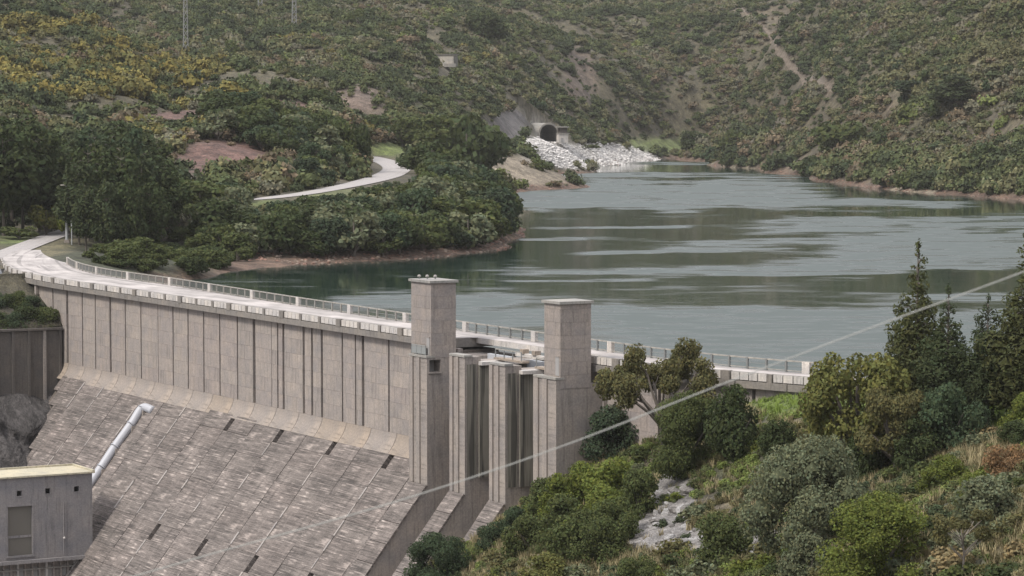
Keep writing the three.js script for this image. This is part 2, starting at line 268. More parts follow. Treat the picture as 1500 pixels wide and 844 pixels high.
function gridMesh(xs, zs, hf, colour, uvScale, keep) {
  const nx = xs.length, nz = zs.length, P = new Float32Array(nx * nz * 3), K = new Float32Array(nx * nz * 3), U = new Float32Array(nx * nz * 2), I = [];
  for (let j = 0; j < nz; j++) for (let i = 0; i < nx; i++) { const k = j * nx + i, x = xs[i], z = zs[j], y = hf(x, z); P[k * 3] = x; P[k * 3 + 1] = y; P[k * 3 + 2] = z; const c = colour(x, y, z); K[k * 3] = c.r; K[k * 3 + 1] = c.g; K[k * 3 + 2] = c.b; U[k * 2] = x / uvScale; U[k * 2 + 1] = z / uvScale; }
  for (let j = 0; j < nz - 1; j++) for (let i = 0; i < nx - 1; i++) { const a = j * nx + i, b = a + 1, c = a + nx, d = c + 1; if (keep && !keep((xs[i] + xs[i + 1]) / 2, (zs[j] + zs[j + 1]) / 2, Math.max(P[a * 3 + 1], P[d * 3 + 1]))) continue; I.push(a, b, c, b, d, c); }
  const g = new THREE.BufferGeometry(); g.setAttribute('position', new THREE.BufferAttribute(P, 3)); g.setAttribute('color', new THREE.BufferAttribute(K, 3)); g.setAttribute('uv', new THREE.BufferAttribute(U, 2)); g.setIndex(I); g.computeVertexNormals(); 
  if (g.attributes.normal.getY(Math.floor(nx * nz / 2)) < 0) { g.setIndex(I.map((_, k) => I[k - k % 3 + 2 - k % 3])); g.computeVertexNormals(); }
  return g;
}
const xsF = []; for (let x = -430; x <= 560; x += 4) xsF.push(x);
const zsF = []; for (let d = 2250; d > 420;) { zsF.push(-d); d -= d > 1500 ? 8 : d > 1000 ? 5 : 3; }
const ctmp = C(0, 0, 0);
function farColour(x, y, z) {
  const [px, py] = proj(x, y, z), k = fbm(x / 11, z / 11, 3, 91), zn = zoneAt(px, py, k);
  ctmp.copy(ground.soil); ctmp.lerp(ground.dry, 0.25 * sstep(0.45, 0.7, fbm(x / 30, z / 30, 3, 93)));
  for (const n of ['gorse', 'brush', 'turf', 'dry', 'grass', 'pink', 'red', 'tan', 'rock', 'white']) if (zn[n]) ctmp.lerp(ground[n], zn[n]);
  { const top = z > -760 ? 1.5 : 2.4; if (y < top && !zn.white) ctmp.lerp(z > -760 || fbm(x / 25, z / 25, 2, 95) > 0.42 ? ground.shore : ground.tan, 0.8 * sstep(top, top * 0.5, y + 0.9 * (k - 0.5))); }
  const tr = nearTrack(x, z); if (tr < 3) ctmp.lerp(ground.pink, 0.5 * sstep(3, 1.2, tr));
  return ctmp;
}
struct('hills', gridMesh(xsF, zsF, hFar, farColour, 22, (x, z, y) => { if (y < -7) return false; if (z < -478) return true; const [u, o] = damCoords(x, z); return !(u > -14 ? o > -5 : (o > 1.5 && u > -60)); }), M.ground, 'scrub covered hills around the reservoir');

// ---------------------------------------------------------------- water
const wx0 = -260, wx1 = 420, wz0 = -1750, wz1 = -255;
const bands = [ // ruffled water as the wind leaves it: [x0, x1, row at x0, row at x1, half height, strength]
  [700, 1180, 285, 286, 22, 1], [1100, 1420, 297, 300, 6, 0.7], [930, 1110, 239, 240, 2.2, 0.9], [790, 1200, 256, 258, 4, 0.55],
  [785, 1000, 334, 332, 2, 0.75], [760, 860, 351, 350, 2, 0.4], [980, 1360, 360, 348, 7, 0.5], [860, 1150, 371, 366, 2.5, 0.7], [1130, 1700, 332, 318, 12, 0.75], [1230, 1700, 362, 350, 26, 0.95], [1150, 1700, 385, 382, 10, 0.8], [770, 1350, 398, 393, 5, 0.6], [740, 960, 412, 410, 2, 0.4], [1050, 1320, 402, 398, 3, 0.8], [640, 760, 396, 396, 2, 0.25],
  [500, 760, 446, 440, 11, 0.8], [660, 1320, 466, 462, 14, 0.95], [900, 1700, 492, 470, 26, 1], [1000, 1700, 530, 520, 24, 0.9], [650, 900, 486, 500, 7, 0.45], [1300, 1700, 440, 425, 8, 0.5],
];
function ruffle(px, py) {
  let w = 0.0 + 0.2 * sstep(0.5, 0.8, fbm(px / 140, py / 5, 4, 111));
  for (const [x0, x1, r0, r1, hh, s] of bands) { const t = (px - x0) / (x1 - x0); if (t < -0.15 || t > 1.15) continue; const y = lerp(r0, r1, t) + (fbm(px / 90, r0, 3, 113) - 0.5) * hh * 1.0; const e = sstep(-0.15, 0.12, t) * sstep(1.15, 0.88, t); const q = Math.abs(py - y) / hh; w = Math.max(w, s * e * sstep(1.25, 0.6, q + (fbm(px / 60, py / 3, 3, 117) - 0.5) * 0.8)); }
  const st = fbm(px / 55, py / 1.7, 3, 119), st2 = fbm(px / 22, py / 0.8, 2, 123); return clamp(w * (0.45 + 1.1 * sstep(0.28, 0.66, st)) * (0.75 + 0.5 * st2) + 0.10 * sstep(0.58, 0.7, st), 0, 1);
}
const WN = 512, WM = 1280;
const ruf = (() => { const a = new Float32Array(WN * WM); for (let j = 0; j < WM; j++) for (let i = 0; i < WN; i++) { const x = lerp(wx0, wx1, (i + 0.5) / WN), z = lerp(wz1, wz0, (j + 0.5) / WM), q = proj(x, 0, z); a[j * WN + i] = ruffle(q[0], q[1]); } return a; })();
const tRuf = tex(WN, WM, (u, v) => { const w = ruf[Math.floor(v * WM) * WN + Math.floor(u * WN)]; return 0.045 + 0.40 * w; }, false);
const tRip = tex(512, 512, (u, v) => 0.5 + 0.6 * (fbm(u * 14, v * 34, 4, 121, 14, 34) - 0.5), false);
M.water = std({ color: C(0.014, 0.030, 0.022), roughness: 1, roughnessMap: tRuf, bumpMap: rep(tRip, (wx1 - wx0) / 26, (wz1 - wz0) / 26), bumpScale: 0.014 });
{
  const s = new THREE.Shape(); const pts = [];
  for (let u = LMAIN + 60; u > -70; u -= 4) { const q = D(u, -6.2, 0); pts.push([q.x, q.z]); }
  pts.push([wx0, -540], [wx0, wz0], [wx1, wz0], [wx1, -262]);
  s.moveTo(pts[0][0], -pts[0][1]); for (const p of pts.slice(1)) s.lineTo(p[0], -p[1]); s.closePath();
  const g = new THREE.ShapeGeometry(s); g.rotateX(-Math.PI / 2); const p = g.attributes.position, uv = g.attributes.uv;
  for (let i = 0; i < p.count; i++) uv.setXY(i, (p.getX(i) - wx0) / (wx1 - wx0), (p.getZ(i) - wz1) / (wz0 - wz1));
  const w = struct('reservoir_water', g, M.water, 'dark green reservoir water with pale wind ruffled bands');
}
// ---------------------------------------------------------------- roads
function ribbon(pts, width, lift, uvs = 1, hf = null) {
  const P = [], U = [], I = []; let s = 0;
  for (let i = 0; i < pts.length; i++) { const t = pts[Math.min(pts.length - 1, i + 1)].clone().sub(pts[Math.max(0, i - 1)]).setY(0).normalize(), n = V(-t.z, 0, t.x), w = typeof width === 'function' ? width(i / (pts.length - 1)) : width; if (i) s += pts[i].distanceTo(pts[i - 1]);
    for (const k of [-0.5, -0.17, 0.17, 0.5]) { const wk = hf ? w * k * (0.75 + 0.6 * noise2(i * 0.35, k * 9, 5)) : w * k, X = pts[i].x + n.x * wk, Z = pts[i].z + n.z * wk; P.push(X, (hf ? hf(X, Z) : pts[i].y) + lift - 0.1 * Math.abs(k), Z); U.push(k * w / uvs, s / uvs); } }
  for (let i = 0; i < pts.length - 1; i++) for (let k = 0; k < 3; k++) { const a = i * 4 + k; I.push(a, a + 4, a + 1, a + 1, a + 4, a + 5); }
  const g = new THREE.BufferGeometry(); g.setAttribute('position', new THREE.Float32BufferAttribute(P, 3)); g.setAttribute('uv', new THREE.Float32BufferAttribute(U, 2)); g.setIndex(I); g.computeVertexNormals();
  if (g.attributes.normal.getY(5) < 0) { g.setIndex(I.map((_, k) => I[k - k % 3 + 2 - k % 3])); g.computeVertexNormals(); } return g;
}
M.road = conc(0.48, 0.46, 0.46);
struct('bank_road', ribbon(roadPts, (t) => lerp(5.2, 7.5, sstep(0.6, 0.75, t)), -0.06), M.road, 'pale road winding along the wooded left bank');
{ const tp = new THREE.CatmullRomCurve3(trackPts).getPoints(110).map((p) => p.setY(hFar(p.x, p.z))); M.dirt = std({ color: C(0.20, 0.16, 0.12), map: rep(tGround, 1 / 8, 1 / 8), roughness: 1 }); struct('dirt_track', ribbon(tp, 2.0, 0.2, 1, hFar), M.dirt, 'eroded dirt track down the right hand hill'); }

// ---------------------------------------------------------------- the dam
function extrude(pts, u0, u1, holes) {                                  // outline in (offset, height), carried along the dam from u0 to u1
  const s = new THREE.Shape(pts.map((p) => new THREE.Vector2(p[0], p[1]))); if (holes) for (const h of holes) s.holes.push(new THREE.Path(h.map((p) => new THREE.Vector2(p[0], p[1]))));
  const g = new THREE.ExtrudeGeometry(s, { depth: u1 - u0, bevelEnabled: false }), f = frame(Math.max(0, u0)), o = V(A0.x + T0.x * u1, 0, A0.z + T0.z * u1);
  return g.applyMatrix4(basis(f.n, f.up, f.t.clone().negate(), o));
}
const lin = (p) => { const dx = p.x - A0.x, dz = p.z - A0.z; return [dx * T0.x + dz * T0.z, -dx * T0.z + dz * T0.x]; };
function slopeHit(px, py) {                                             // where a photograph pixel meets the sloping face: [u, fall below its top]
  const c = V(0, EYE, 0), q = at(px, py, 100).sub(c), f = (p) => lin(p)[1] - MS * (BASE - p.y);
  const f0 = f(c), f1 = f(c.clone().add(q)), p = c.clone().addScaledVector(q, -f0 / (f1 - f0)); return [lin(p)[0], BASE - p.y];
}
function offAt(px, u) { const k = (px - W0 / 2) / F, tx = T0.x, td = T0.z; return (A0.x + tx * u - k * (-A0.z - td * u)) / (td - k * tx); }
const rowY = (px, py, u, off) => at(px, py, -D(u, off, 0).z).y;
M.seal = conc(0.47, 0.44, 0.425);
const dam = thing('dam', 'pale concrete dam with upright grooved wall, weathered slope and gated spillway', 'dam', D(60, 10, -45));
const U1 = uAt(600, NOSE), U1R = uAt(625, NOSE), U2 = uAt(659.5, NOSE), U2R = uAt(680.5, NOSE), U3 = uAt(718, NOSE), U3R = uAt(740, NOSE), U4 = uAt(783, NOSE), U4R = uAt(815, NOSE);
const UEND = LMAIN + 44, UB0 = uAt(655, 0.7), UB1 = uAt(845, 0.7);
console.log('U', LMAIN.toFixed(1), [U1, U1R, U2, U2R, U3, U3R, U4, U4R].map((v) => v.toFixed(1)).join(' '));
{
  // upright wall: blocks between the joints, one row for each lift
  const jp = [50, 75, 97, 119, 138, 160, 182, 205, 230, 252, 274, 297, 320.6, 346.5, 371, 396.6, 405.6, 414, 443.8, 456, 470.5, 500.7, 520, 531, 569];
  const js = jp.map((x) => uAt(x, 0)); js.push(U1 + 1);
  const wide = { 97: 0.8, 160: 0.7, 371: 0.8, 414: 0.6, 443.8: 0.6, 456: 0.55, 470.5: 0.6, 531: 0.65, 230: 0.16, 396.6: 0.14, 520: 0.32, 75: 0.45 };
  const lifts = [2.86, 1.05, -0.75, -2.5, -4.3, -6.0, -7.75];
  let seed = 1; const rng = rngOf(5);
  for (let i = 0; i < js.length - 1; i++) {
    const g0 = (wide[jp[i]] ?? 0.4) / 2, g1 = (i + 1 < jp.length ? (wide[jp[i + 1]] ?? 0.4) : 0) / 2, tone = M.wall[Math.floor(rng() * 4)];
    for (let k = 0; k < lifts.length - 1; k++) part(dam, 'wall_block', dbox(js[i] + g0, js[i + 1] - g1, -0.6, 0.02 * rng(), lifts[k + 1] + 0.018, lifts[k], seed++), rng() < 0.12 ? M.wall[Math.floor(rng() * 4)] : tone);
  }
  for (let k = 0, u = U4R - 3; u < UEND - 6; k++, u += 6.2) for (let q = 0; q < lifts.length - 1; q++) part(dam, 'wall_block', dbox(u + 0.22, u + 6.0, -0.6, 0.02 * rng(), lifts[q + 1] + 0.018, lifts[q], seed++), M.wall[Math.floor(rng() * 4)]);
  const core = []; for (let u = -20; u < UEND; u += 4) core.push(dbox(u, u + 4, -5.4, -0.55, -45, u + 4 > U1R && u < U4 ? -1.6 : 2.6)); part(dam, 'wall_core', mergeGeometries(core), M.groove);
  // end pilaster and foot of the wall by the left bank
  part(dam, 'end_pilaster', dbox(js[0] - 0.9, js[0] + 0.1, -0.8, 0.5, -8.5, 2.8, 900), M.wall[2]);
  // curved foot between the wall and the slope, in pieces between the wider joints
  const fj = [js[1]]; while (fj[fj.length - 1] + 6.4 < U1) fj.push(fj[fj.length - 1] + 6.4); fj.push(U1 + 0.5);
  for (let i = 0; i < fj.length - 1; i++) {
    const pr = [[-0.55, -7.75]]; for (let k = 0; k <= 8; k++) { const t = k / 8; pr.push([0.02 + 0.25 * t + 0.9 * t * t, -7.75 - 2.2 * t + 0.06 * Math.sin(t * 3.1)]); } pr.push([0.2, -10.6], [-0.55, -10.4]);
    part(dam, 'wall_foot', extrude(pr, fj[i] + 0.05, fj[i + 1] - 0.05), M.fillet[Math.floor(rng() * 3)]);
  }
  // sloping face: strips between joints, one block for each lift; open slots at two levels
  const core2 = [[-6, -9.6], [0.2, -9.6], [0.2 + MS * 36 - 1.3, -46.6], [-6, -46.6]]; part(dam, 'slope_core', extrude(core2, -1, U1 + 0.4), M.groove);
  const s1 = slopeHit(350, 598), s2 = slopeHit(427, 610), s3 = slopeHit(505, 627), s4 = slopeHit(588, 642);
  const lo = [[235, 780], [307, 796], [385, 817], [467, 833]].map((p) => slopeHit(...p));
  console.log('slots', [s1, s2, s3, s4, ...lo].map((s) => s.map((v) => v.toFixed(1)).join('/')).join(' '));
  const pitch = (s4[0] - s1[0]) / 3; const strips = []; for (let u = s4[0] + pitch; u > -pitch; u -= pitch / 2) strips.unshift(u);
  const dTop = 0.98, LH = 1.85, nn = V(T0.z * -1, 0, T0.x).addScaledVector(V(0, 1, 0), MS).normalize();
  const f = frame(10), dn = f.n.clone().multiplyScalar(MS).add(V(0, -1, 0)); const dl = dn.length(); dn.normalize(); const outN = f.t.clone().cross(dn.clone().negate());
  const slotTop = s1[1], slotLow = lo[0][1];
  for (let i = 0; i < strips.length - 1; i++) for (let k = 0; k < 19; k++) {
    const d0 = dTop + k * LH, d1 = d0 + LH, dm = (d0 + d1) / 2, isJoint = 0;
    const edge = 0.74 * dm - 1.2 + (hash2(k, i, 3) - 0.5) * 1.6;
    let a = Math.max(strips[i], edge), b = Math.min(strips[i + 1], U1 - 0.02); if (b - a < 0.4) continue;
    if (a === strips[i]) a += 0.05; b -= b === U1 - 0.02 ? 0 : 0.05;
    const isJoint0 = (q) => (strips.length - 1 - q) % 2 === 0;
    if (isJoint0(i) && ((k === 0 && strips[i] > s1[0] - 2) || (k === 7 && strips[i] > lo[0][0] - 4))) a += 1.15;
    const th = 1.25, proud = 0.06 * hash2(i, k, 11) + (k % 3 === 0 ? 0.03 : 0), c = D(Math.max(0, 10), 0, 0);
    const o = V(A0.x + T0.x * (a + b) / 2, 0, A0.z + T0.z * (a + b) / 2).addScaledVector(f.n, MS * dm).setY(BASE - dm).addScaledVector(outN, proud - th / 2);
    part(dam, 'slope_block', boxGeo(b - a, LH * dl - 0.02, th, basis(f.t, dn.clone().negate(), outN, o), (a + b) / 2 + hash2(i, 1, 4) * 12, -dm * dl + hash2(i, 2, 4) * 3), M.slope[Math.floor(hash2(i, k, 21) * 4)]);
  }
  strips.forEach((u, i) => { if (u < 4 || u > U1 - 1) return; for (let k = 0; k < 19; k++) { const d0 = dTop + k * LH, dm = d0 + LH / 2; if (u < 0.74 * dm + 0.5 || ((strips.length - 1 - i) % 2 === 0 && ((k === 0 && u > s1[0] - 2) || (k === 7 && u > lo[0][0] - 4))) || hash2(i, k, 61) < ((strips.length - 1 - i) % 2 === 0 ? 0.25 : 0.85)) continue;
    const w = 0.16 + 0.2 * hash2(i, k, 63), o = V(A0.x + T0.x * u, 0, A0.z + T0.z * u).addScaledVector(f.n, MS * dm).setY(BASE - dm).addScaledVector(outN, 0.08);
    part(dam, 'joint_seal', boxGeo(w, LH * dl * (0.55 + 0.43 * hash2(i, k, 67)), 0.14, basis(f.t, dn.clone().negate(), outN, o), i, k), M.seal); } });
  // spillway: piers whose tops run on down the slope as dividing walls
  const YN = -11.3, topY = [2.3, 3.0, 2.75, 2.2];
  [[U1, U1R], [U2, U2R], [U3, U3R], [U4, U4R]].forEach(([a, b], i) => {
    const len = i === 3 ? 6 : 34, sl = i === 3 ? [[NOSE, -24], [-5.6, -24]] : [[NOSE, YN], [NOSE + MS * len, YN - len], [NOSE + MS * len - 3.5, YN - len - 6], [NOSE - 3.5, YN - 6], [-5.6, -14]];
    const outline = i ? [[-5.6, topY[i] - 0.55], [NOSE - 1.9, topY[i] - 0.55], [NOSE - 1.9, topY[i]], [NOSE, topY[i]], ...sl] : [[-5.6, topY[0]], [NOSE, topY[0]], ...sl], ho0 = offAt(628.5, U1R), ho1 = offAt(645, U1R), hy1 = rowY(637, 510, U1R, 4), hy0 = rowY(637, 545, U1R, 4);
    const pier = part(dam, 'pier', i ? extrude(outline, a, b) : mergeGeometries([extrude(outline, a, b - 1.4), extrude(outline, b - 1.4, b, [[[ho1, hy0], [ho0, hy0], [ho0, Math.min(hy1, topY[0] - 0.22)], [ho1, Math.min(hy1, topY[0] - 0.22)]]])]), M.pier);
    pier.userData.label = 'spillway pier';
    part(dam, 'pier_cap', dbox(a - 0.08, b + 0.06, NOSE - 0.9, NOSE + 0.12, topY[i], topY[i] + 0.22, 700 + i), M.rail);
    // nose relief: two upright ribs with dark recesses between
    for (const [p, q] of [[0.0, 0.22], [0.42, 0.62]]) part(dam, 'nose_rib', dbox(lerp(a, b, p) + 0.02, lerp(a, b, q), NOSE - 0.02, NOSE + 0.16, YN + 0.1, topY[i] - 0.05, 720 + i), M.pier);
    if (i < 3) {                                                        // worn crown of the dividing wall, cast in lengths
      for (let k = 0; k < 17; k++) { const z0 = YN - k * 2, o = V(A0.x + T0.x * (a + b) / 2, 0, A0.z + T0.z * (a + b) / 2).addScaledVector(f.n, NOSE + MS * (k * 2 + 1)).setY(z0 - 1).addScaledVector(outN, 0.02 + 0.06 * hash2(i, k, 31));
        part(dam, 'wall_crown', boxGeo((b - a) + 0.1, 2 * dl - 0.07, 0.22, basis(f.t, dn.clone().negate(), outN, o), k * 3.1 + i * 5, k * 1.7), M.slope[(k + i * 2) % 4]); }
    }
  });
  [[U1R, U2], [U2R, U3], [U3R, U4]].forEach(([a, b], i) => {
    const pr = [[-6.2, -1.6], [-3.4, -0.6], [-2.6, -1.2], [-1.6, -4], [-0.4, -8], [1.2, -12]]; for (let k = 0; k < 6; k++) { const y = -14 - k * 6.4; pr.push([MS * (BASE - y) - 2.4, y]); } pr.push([MS * (BASE + 46) - 6, -47], [-6.2, -40]);
    part(dam, 'chute_floor', extrude(pr, a, b), M.slope[i]);
    part(dam, 'sluice_gate', dbox(a + 0.05, b - 0.05, -2.4, -2.0, -0.5, 2.5, 760 + i), M.steel);
    // algae stained upright strips on the pier side that faces into the bay
    const e = [[0.0, 0.16, 0], [0.2, 0.46, 1], [0.52, 0.72, 0], [0.77, 1, 1]];
    if (i) for (const [p, q, m] of e) part(dam, 'side_strip', dbox(a + 0.01, a + 0.06 + 0.16 * m, lerp(NOSE - 0.25, -1.8, q), lerp(NOSE - 0.25, -1.8, p), -9.6, topY[i] - 0.75, 780 + i * 7 + p * 20), M.pierSide);
    if (i) part(dam, 'side_ledge', dbox(a - 0.3, a + 0.75, -3.5, NOSE - 1.6, topY[i] - 0.85, topY[i] - 0.48, 790 + i), M.white);
  });
  // recess on the first pier's side; its grey back panel stands for shade inside
  { const o0 = offAt(628.5, U1R), o1 = offAt(645, U1R), y1 = rowY(637, 510, U1R, 4), y0 = rowY(637, 545, U1R, 4);
    const fr = part(dam, 'hatch_shade_panel', dbox(U1R - 1.38, U1R - 1.3, o1 + 0.1, o0 - 0.1, y0, y1 - 0.5, 811), M.dark); 
     part(fr, 'sill', dbox(U1R - 0.02, U1R + 0.16, o1 - 0.1, o0 + 0.1, y0 - 0.15, y0, 813), M.pier); }
  // deck slab with its edge beam, in lengths
  const spans = []; for (let u = -66; u < UB0 - 0.1; u += 6) spans.push([u, Math.min(u + 6, UB0), 0]); for (let k = 0; k < 4; k++) spans.push([lerp(UB0, UB1, k / 4), lerp(UB0, UB1, (k + 1) / 4), 1]); for (let u = UB1; u < UEND - 1; u += 6) spans.push([u, Math.min(u + 6, UEND), 0]);
  for (const [u, v, br] of spans) { const back = u < -20 ? -2 : (u < 15 ? -9.85 : u < 60 ? lerp(-9.85, -7.6, (u - 15) / 45) : u < 112 ? lerp(-7.6, -5.8, (u - 60) / 52) : -5.8);
    if (br) { part(dam, 'bridge_slab', dbox(u, v - 0.03, back, -3.2, 3.42, DECK - 0.01, 820), M.fascia); part(dam, 'bridge_beam', dbox(u, v - 0.02, -3.2, -2.85, 3.3, DECK, 821), M.white); }
    else { part(dam, 'deck_slab', dbox(u, v - 0.03, back, 0.2, 2.9, DECK - 0.01, 820), M.fascia); part(dam, 'edge_beam', dbox(u, v - 0.04, 0.2, 0.72 + 0.04 * hash2(u | 0, 2, 2), 2.82, 3.46, 830 + u), M.fascia); } }
}
const railOff = (u) => u < 15 ? -9.6 : u < 60 ? lerp(-9.6, -7.3, (u - 15) / 45) : u < 82 ? lerp(-7.3, -6.6, (u - 60) / 22) : u < 112 ? lerp(-6.6, -5.5, (u - 82) / 30) : -5.5;
// crest road: one sheet over the deck, widening where it meets the bank
{
  const P = [], U = [], I = []; let k = 0; const wide = (u) => u < -50 ? lerp(-9.9, -3.5, (-50 - u) / 46) : railOff(u) - 0.3, front = (u) => u > UB0 && u < UB1 ? -2.9 : 0.5;
  for (let u = -96; u <= UEND + 4; u += 2) { for (let j = 0; j <= 6; j++) { const o = lerp(front(u), wide(u), j / 6), q = D(u, o, DECK + 0.012); P.push(q.x, q.y, q.z); U.push(o, u); } if (k) for (let j = 0; j < 6; j++) { const a = (k - 1) * 7 + j, b = a + 7; I.push(a, b, a + 1, a + 1, b, b + 1); } k++; }
  const g = new THREE.BufferGeometry(); g.setAttribute('position', new THREE.Float32BufferAttribute(P, 3)); g.setAttribute('uv', new THREE.Float32BufferAttribute(U, 2)); g.setIndex(I); g.computeVertexNormals(); if (g.attributes.normal.getY(8) < 0) { g.setIndex(I.map((_, q) => I[q - q % 3 + 2 - q % 3])); g.computeVertexNormals(); }
  struct('crest_road', g, M.deck, 'pale road along the top of the dam');
}
// low parapet on the downstream edge: white panels between posts
{
  const par = thing('parapet', 'low white panelled parapet along the downstream edge of the dam road', 'parapet', D(0, 0.45, DECK));
  const pit = 5.2; let i = 0;
  const starts = []; for (let u = -62; u + pit < UB0; u += pit) starts.push(u); for (let u = uAt(862, 0.5); u < UEND - 2; u += pit) starts.push(u);
  for (const u of starts) { i++;
    const big = i % 3 === 0;
    part(par, 'post', dbox(u - (big ? 0.55 : 0.28), u + (big ? 0.55 : 0.28), 0.3, big ? 0.78 : 0.7, 3.46, 4.28 + (big ? 0.06 : 0), 300 + i), M.fascia);
    const a = u + (big ? 0.6 : 0.34), b = u + pit - ((i + 1) % 3 === 0 ? 0.6 : 0.34), n = 4;
    const pn = part(par, 'panel', dbox(a, b, 0.34, 0.48, 3.5, 4.3, 330 + i), M.rail);
    for (let k = 0; k < n; k++) part(pn, 'panel_slab', dbox(lerp(a, b, k / n) + 0.05, lerp(a, b, (k + 1) / n) - 0.05, 0.48, 0.6, 3.56, 4.24, 360 + k), M.white);
  }
}
// railing on the water side
{
  const rl = thing('railing', 'grey railing with pale posts along the water side of the dam', 'railing', D(40, -7.7, DECK));
  const pit = 2.6; let i = 0; const off = railOff;
  for (let u = -48; u < UEND - 1; u += pit, i++) {
    const big = i % 6 === 0, o = off(u), o2 = off(u + pit);
    part(rl, big ? 'thick_post' : 'post', dbox(u - (big ? 0.42 : 0.1), u + (big ? 0.42 : 0.1), o - (big ? 0.2 : 0.1), o + (big ? 0.2 : 0.1), DECK, DECK + 1.12, 400 + i), big ? M.white : (u > 92 ? M.railDark : M.rail));
    const A = D(u, o, 0), B = D(u + pit, o2, 0), bar = (y, h, w, m, n) => { const x = B.clone().sub(A), L = x.length(); x.normalize(); part(rl, n, boxGeo(L, h, w, basis(x, V(0, 1, 0), x.clone().cross(V(0, 1, 0)), A.clone().lerp(B, 0.5).setY(y))), m); };
    bar(DECK + 1.08, 0.13, 0.14, M.rail, 'top_rail'); bar(DECK + 0.16, 0.08, 0.08, M.rail, 'bottom_rail');
    if (u < 80) { const vs = []; for (let q = 1; q < 9; q++) { const c = A.clone().lerp(B, q / 9); vs.push(boxGeo(0.05, 0.9, 0.05, new THREE.Matrix4().setPosition(c.x, DECK + 0.6, c.z))); } part(rl, 'baluster_row', mergeGeometries(vs), M.railDark); } else bar(DECK + 0.62, 0.05, 0.05, M.railDark, 'middle_rail');
  }
}
// gate towers
function tower(a, b, o0, o1, y0, y1, label, doorPx) {
  const t = thing('gate_tower', label, 'tower', D((a + b) / 2, (o0 + o1) / 2, y0), 'gate towers');
  let y = y0, k = 0; for (; y < y1 - 0.01; k++) { const h = Math.min(1.3, y1 - y); part(t, 'lift_course', dbox(a, b, o0, o1, y, y + h - 0.02, 500 + k * 3 + a), M.tower); y += h; }
  part(t, 'core', dbox(a + 0.03, b - 0.03, o0 + 0.03, o1 - 0.03, y0, y1, 540), M.tower);
  const roof = part(t, 'roof_slab', dbox(a - 0.22, b + 0.22, o0 - 0.22, o1 + 0.22, y1, y1 + 0.26, 541), M.rail);
  const dr = part(t, 'door', dbox(b - 0.95, b - 0.3, o1 + 0.004, o1 + 0.05, 2.55, 4.4, 542), M.dark);  // flat panel; the dark of a door recess is put into its grey
  part(dr, 'door_frame', dbox(b - 1.0, b - 0.25, o1 + 0.004, o1 + 0.09, 4.4, 4.5, 543), M.pier);
  return t;
}
{ const o1 = offAt(630.5, U1R - 0.05), o0 = offAt(667, U1R - 0.05), yT = rowY(630, 415, U1R, o1); const a = uAt(602, o1); tower(a, U1R + 0.03, o0, o1, 2.3, yT, 'square concrete gate tower farther from the pines, three small fixtures on its roof');
  const p = [[0.25, 0.3], [0.38, 0.22], [0.5, 0.2]]; p.forEach(([fu, fo], i) => { const q = D(lerp(a, U1R, 0.16 + i * 0.13), lerp(o0, o1, 0.8 - i * 0.22), yT + 0.26); const t = thing('roof_fixture', 'small pale capped fixture on the roof of the farther gate tower', 'fixture', q, 'roof fixtures'); part(t, 'bracket', new THREE.CylinderGeometry(0.05, 0.09, 0.24, 8).translate(q.x, q.y + 0.12, q.z), M.railDark); part(t, 'cowl', new THREE.SphereGeometry(0.2, 10, 7, 0, 6.283, 0, 1.7).translate(q.x, q.y + 0.26, q.z), M.rail); });
  const rg = thing('guard_rail', 'small pale green guard rail on the first pier beside the tower', 'railing', D(U1 + 1, NOSE - 0.2, 2.52)); M.greenRail = std({ color: C(0.20, 0.21, 0.205) });
  for (const q of [0.1, 1.2, 2.3, 3.3]) part(rg, 'post', dbox(U1 + q, U1 + q + 0.07, NOSE - 0.18, NOSE - 0.1, 2.5, 3.5), M.greenRail); part(rg, 'rail', dbox(U1 + 0.1, U1 + 3.37, NOSE - 0.2, NOSE - 0.1, 3.45, 3.55), M.greenRail); part(rg, 'panel', dbox(U1 + 0.17, U1 + 3.3, NOSE - 0.16, NOSE - 0.13, 2.62, 3.4), M.greenRail); }
{ const o1 = offAt(820.5, U4R - 0.05), o0 = offAt(865.5, U4R - 0.05), yT = rowY(820, 446, U4R, o1); tower(uAt(797.5, o1), U4R + 0.03, o0, o1, 1.3, yT, 'square concrete gate tower nearer the open crowned oak on the bank');
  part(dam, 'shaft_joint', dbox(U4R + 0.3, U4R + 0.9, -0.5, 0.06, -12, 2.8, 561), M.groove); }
// service gangways under the bridge
for (const [a, b, y] of [[U2R, U3, 2.75], [U3R, U4, 2.45]]) { const g = thing('gangway', a < 131 ? 'narrow pale gangway across the middle spillway bay' : 'narrow pale gangway across the spillway bay by the nearer tower', 'gangway', D((a + b) / 2, 1.2, y)); part(g, 'walkway', dbox(a - 0.3, b + 0.3, 0.9, 1.7, y - 0.1, y + 0.12, 600), M.fillet[2]); for (let q = 0; q < 4; q++) { const u = lerp(a, b, q / 3); part(g, 'post', dbox(u - 0.05, u + 0.05, 1.6, 1.68, y + 0.12, y + 1.0), M.railDark); } part(g, 'rail', dbox(a, b, 1.58, 1.68, y + 0.95, y + 1.05), M.rail); part(g, 'hoist_beam', dbox(a - 0.2, b + 0.2, -1.3, -0.85, y + 0.15, y + 0.5, 601), M.white); for (const q of [0.25, 0.7]) part(g, 'hoist', dbox(lerp(a, b, q) - 0.35, lerp(a, b, q) + 0.35, -1.4, -0.7, y + 0.5, y + 0.95, 602), M.fillet[2]); }
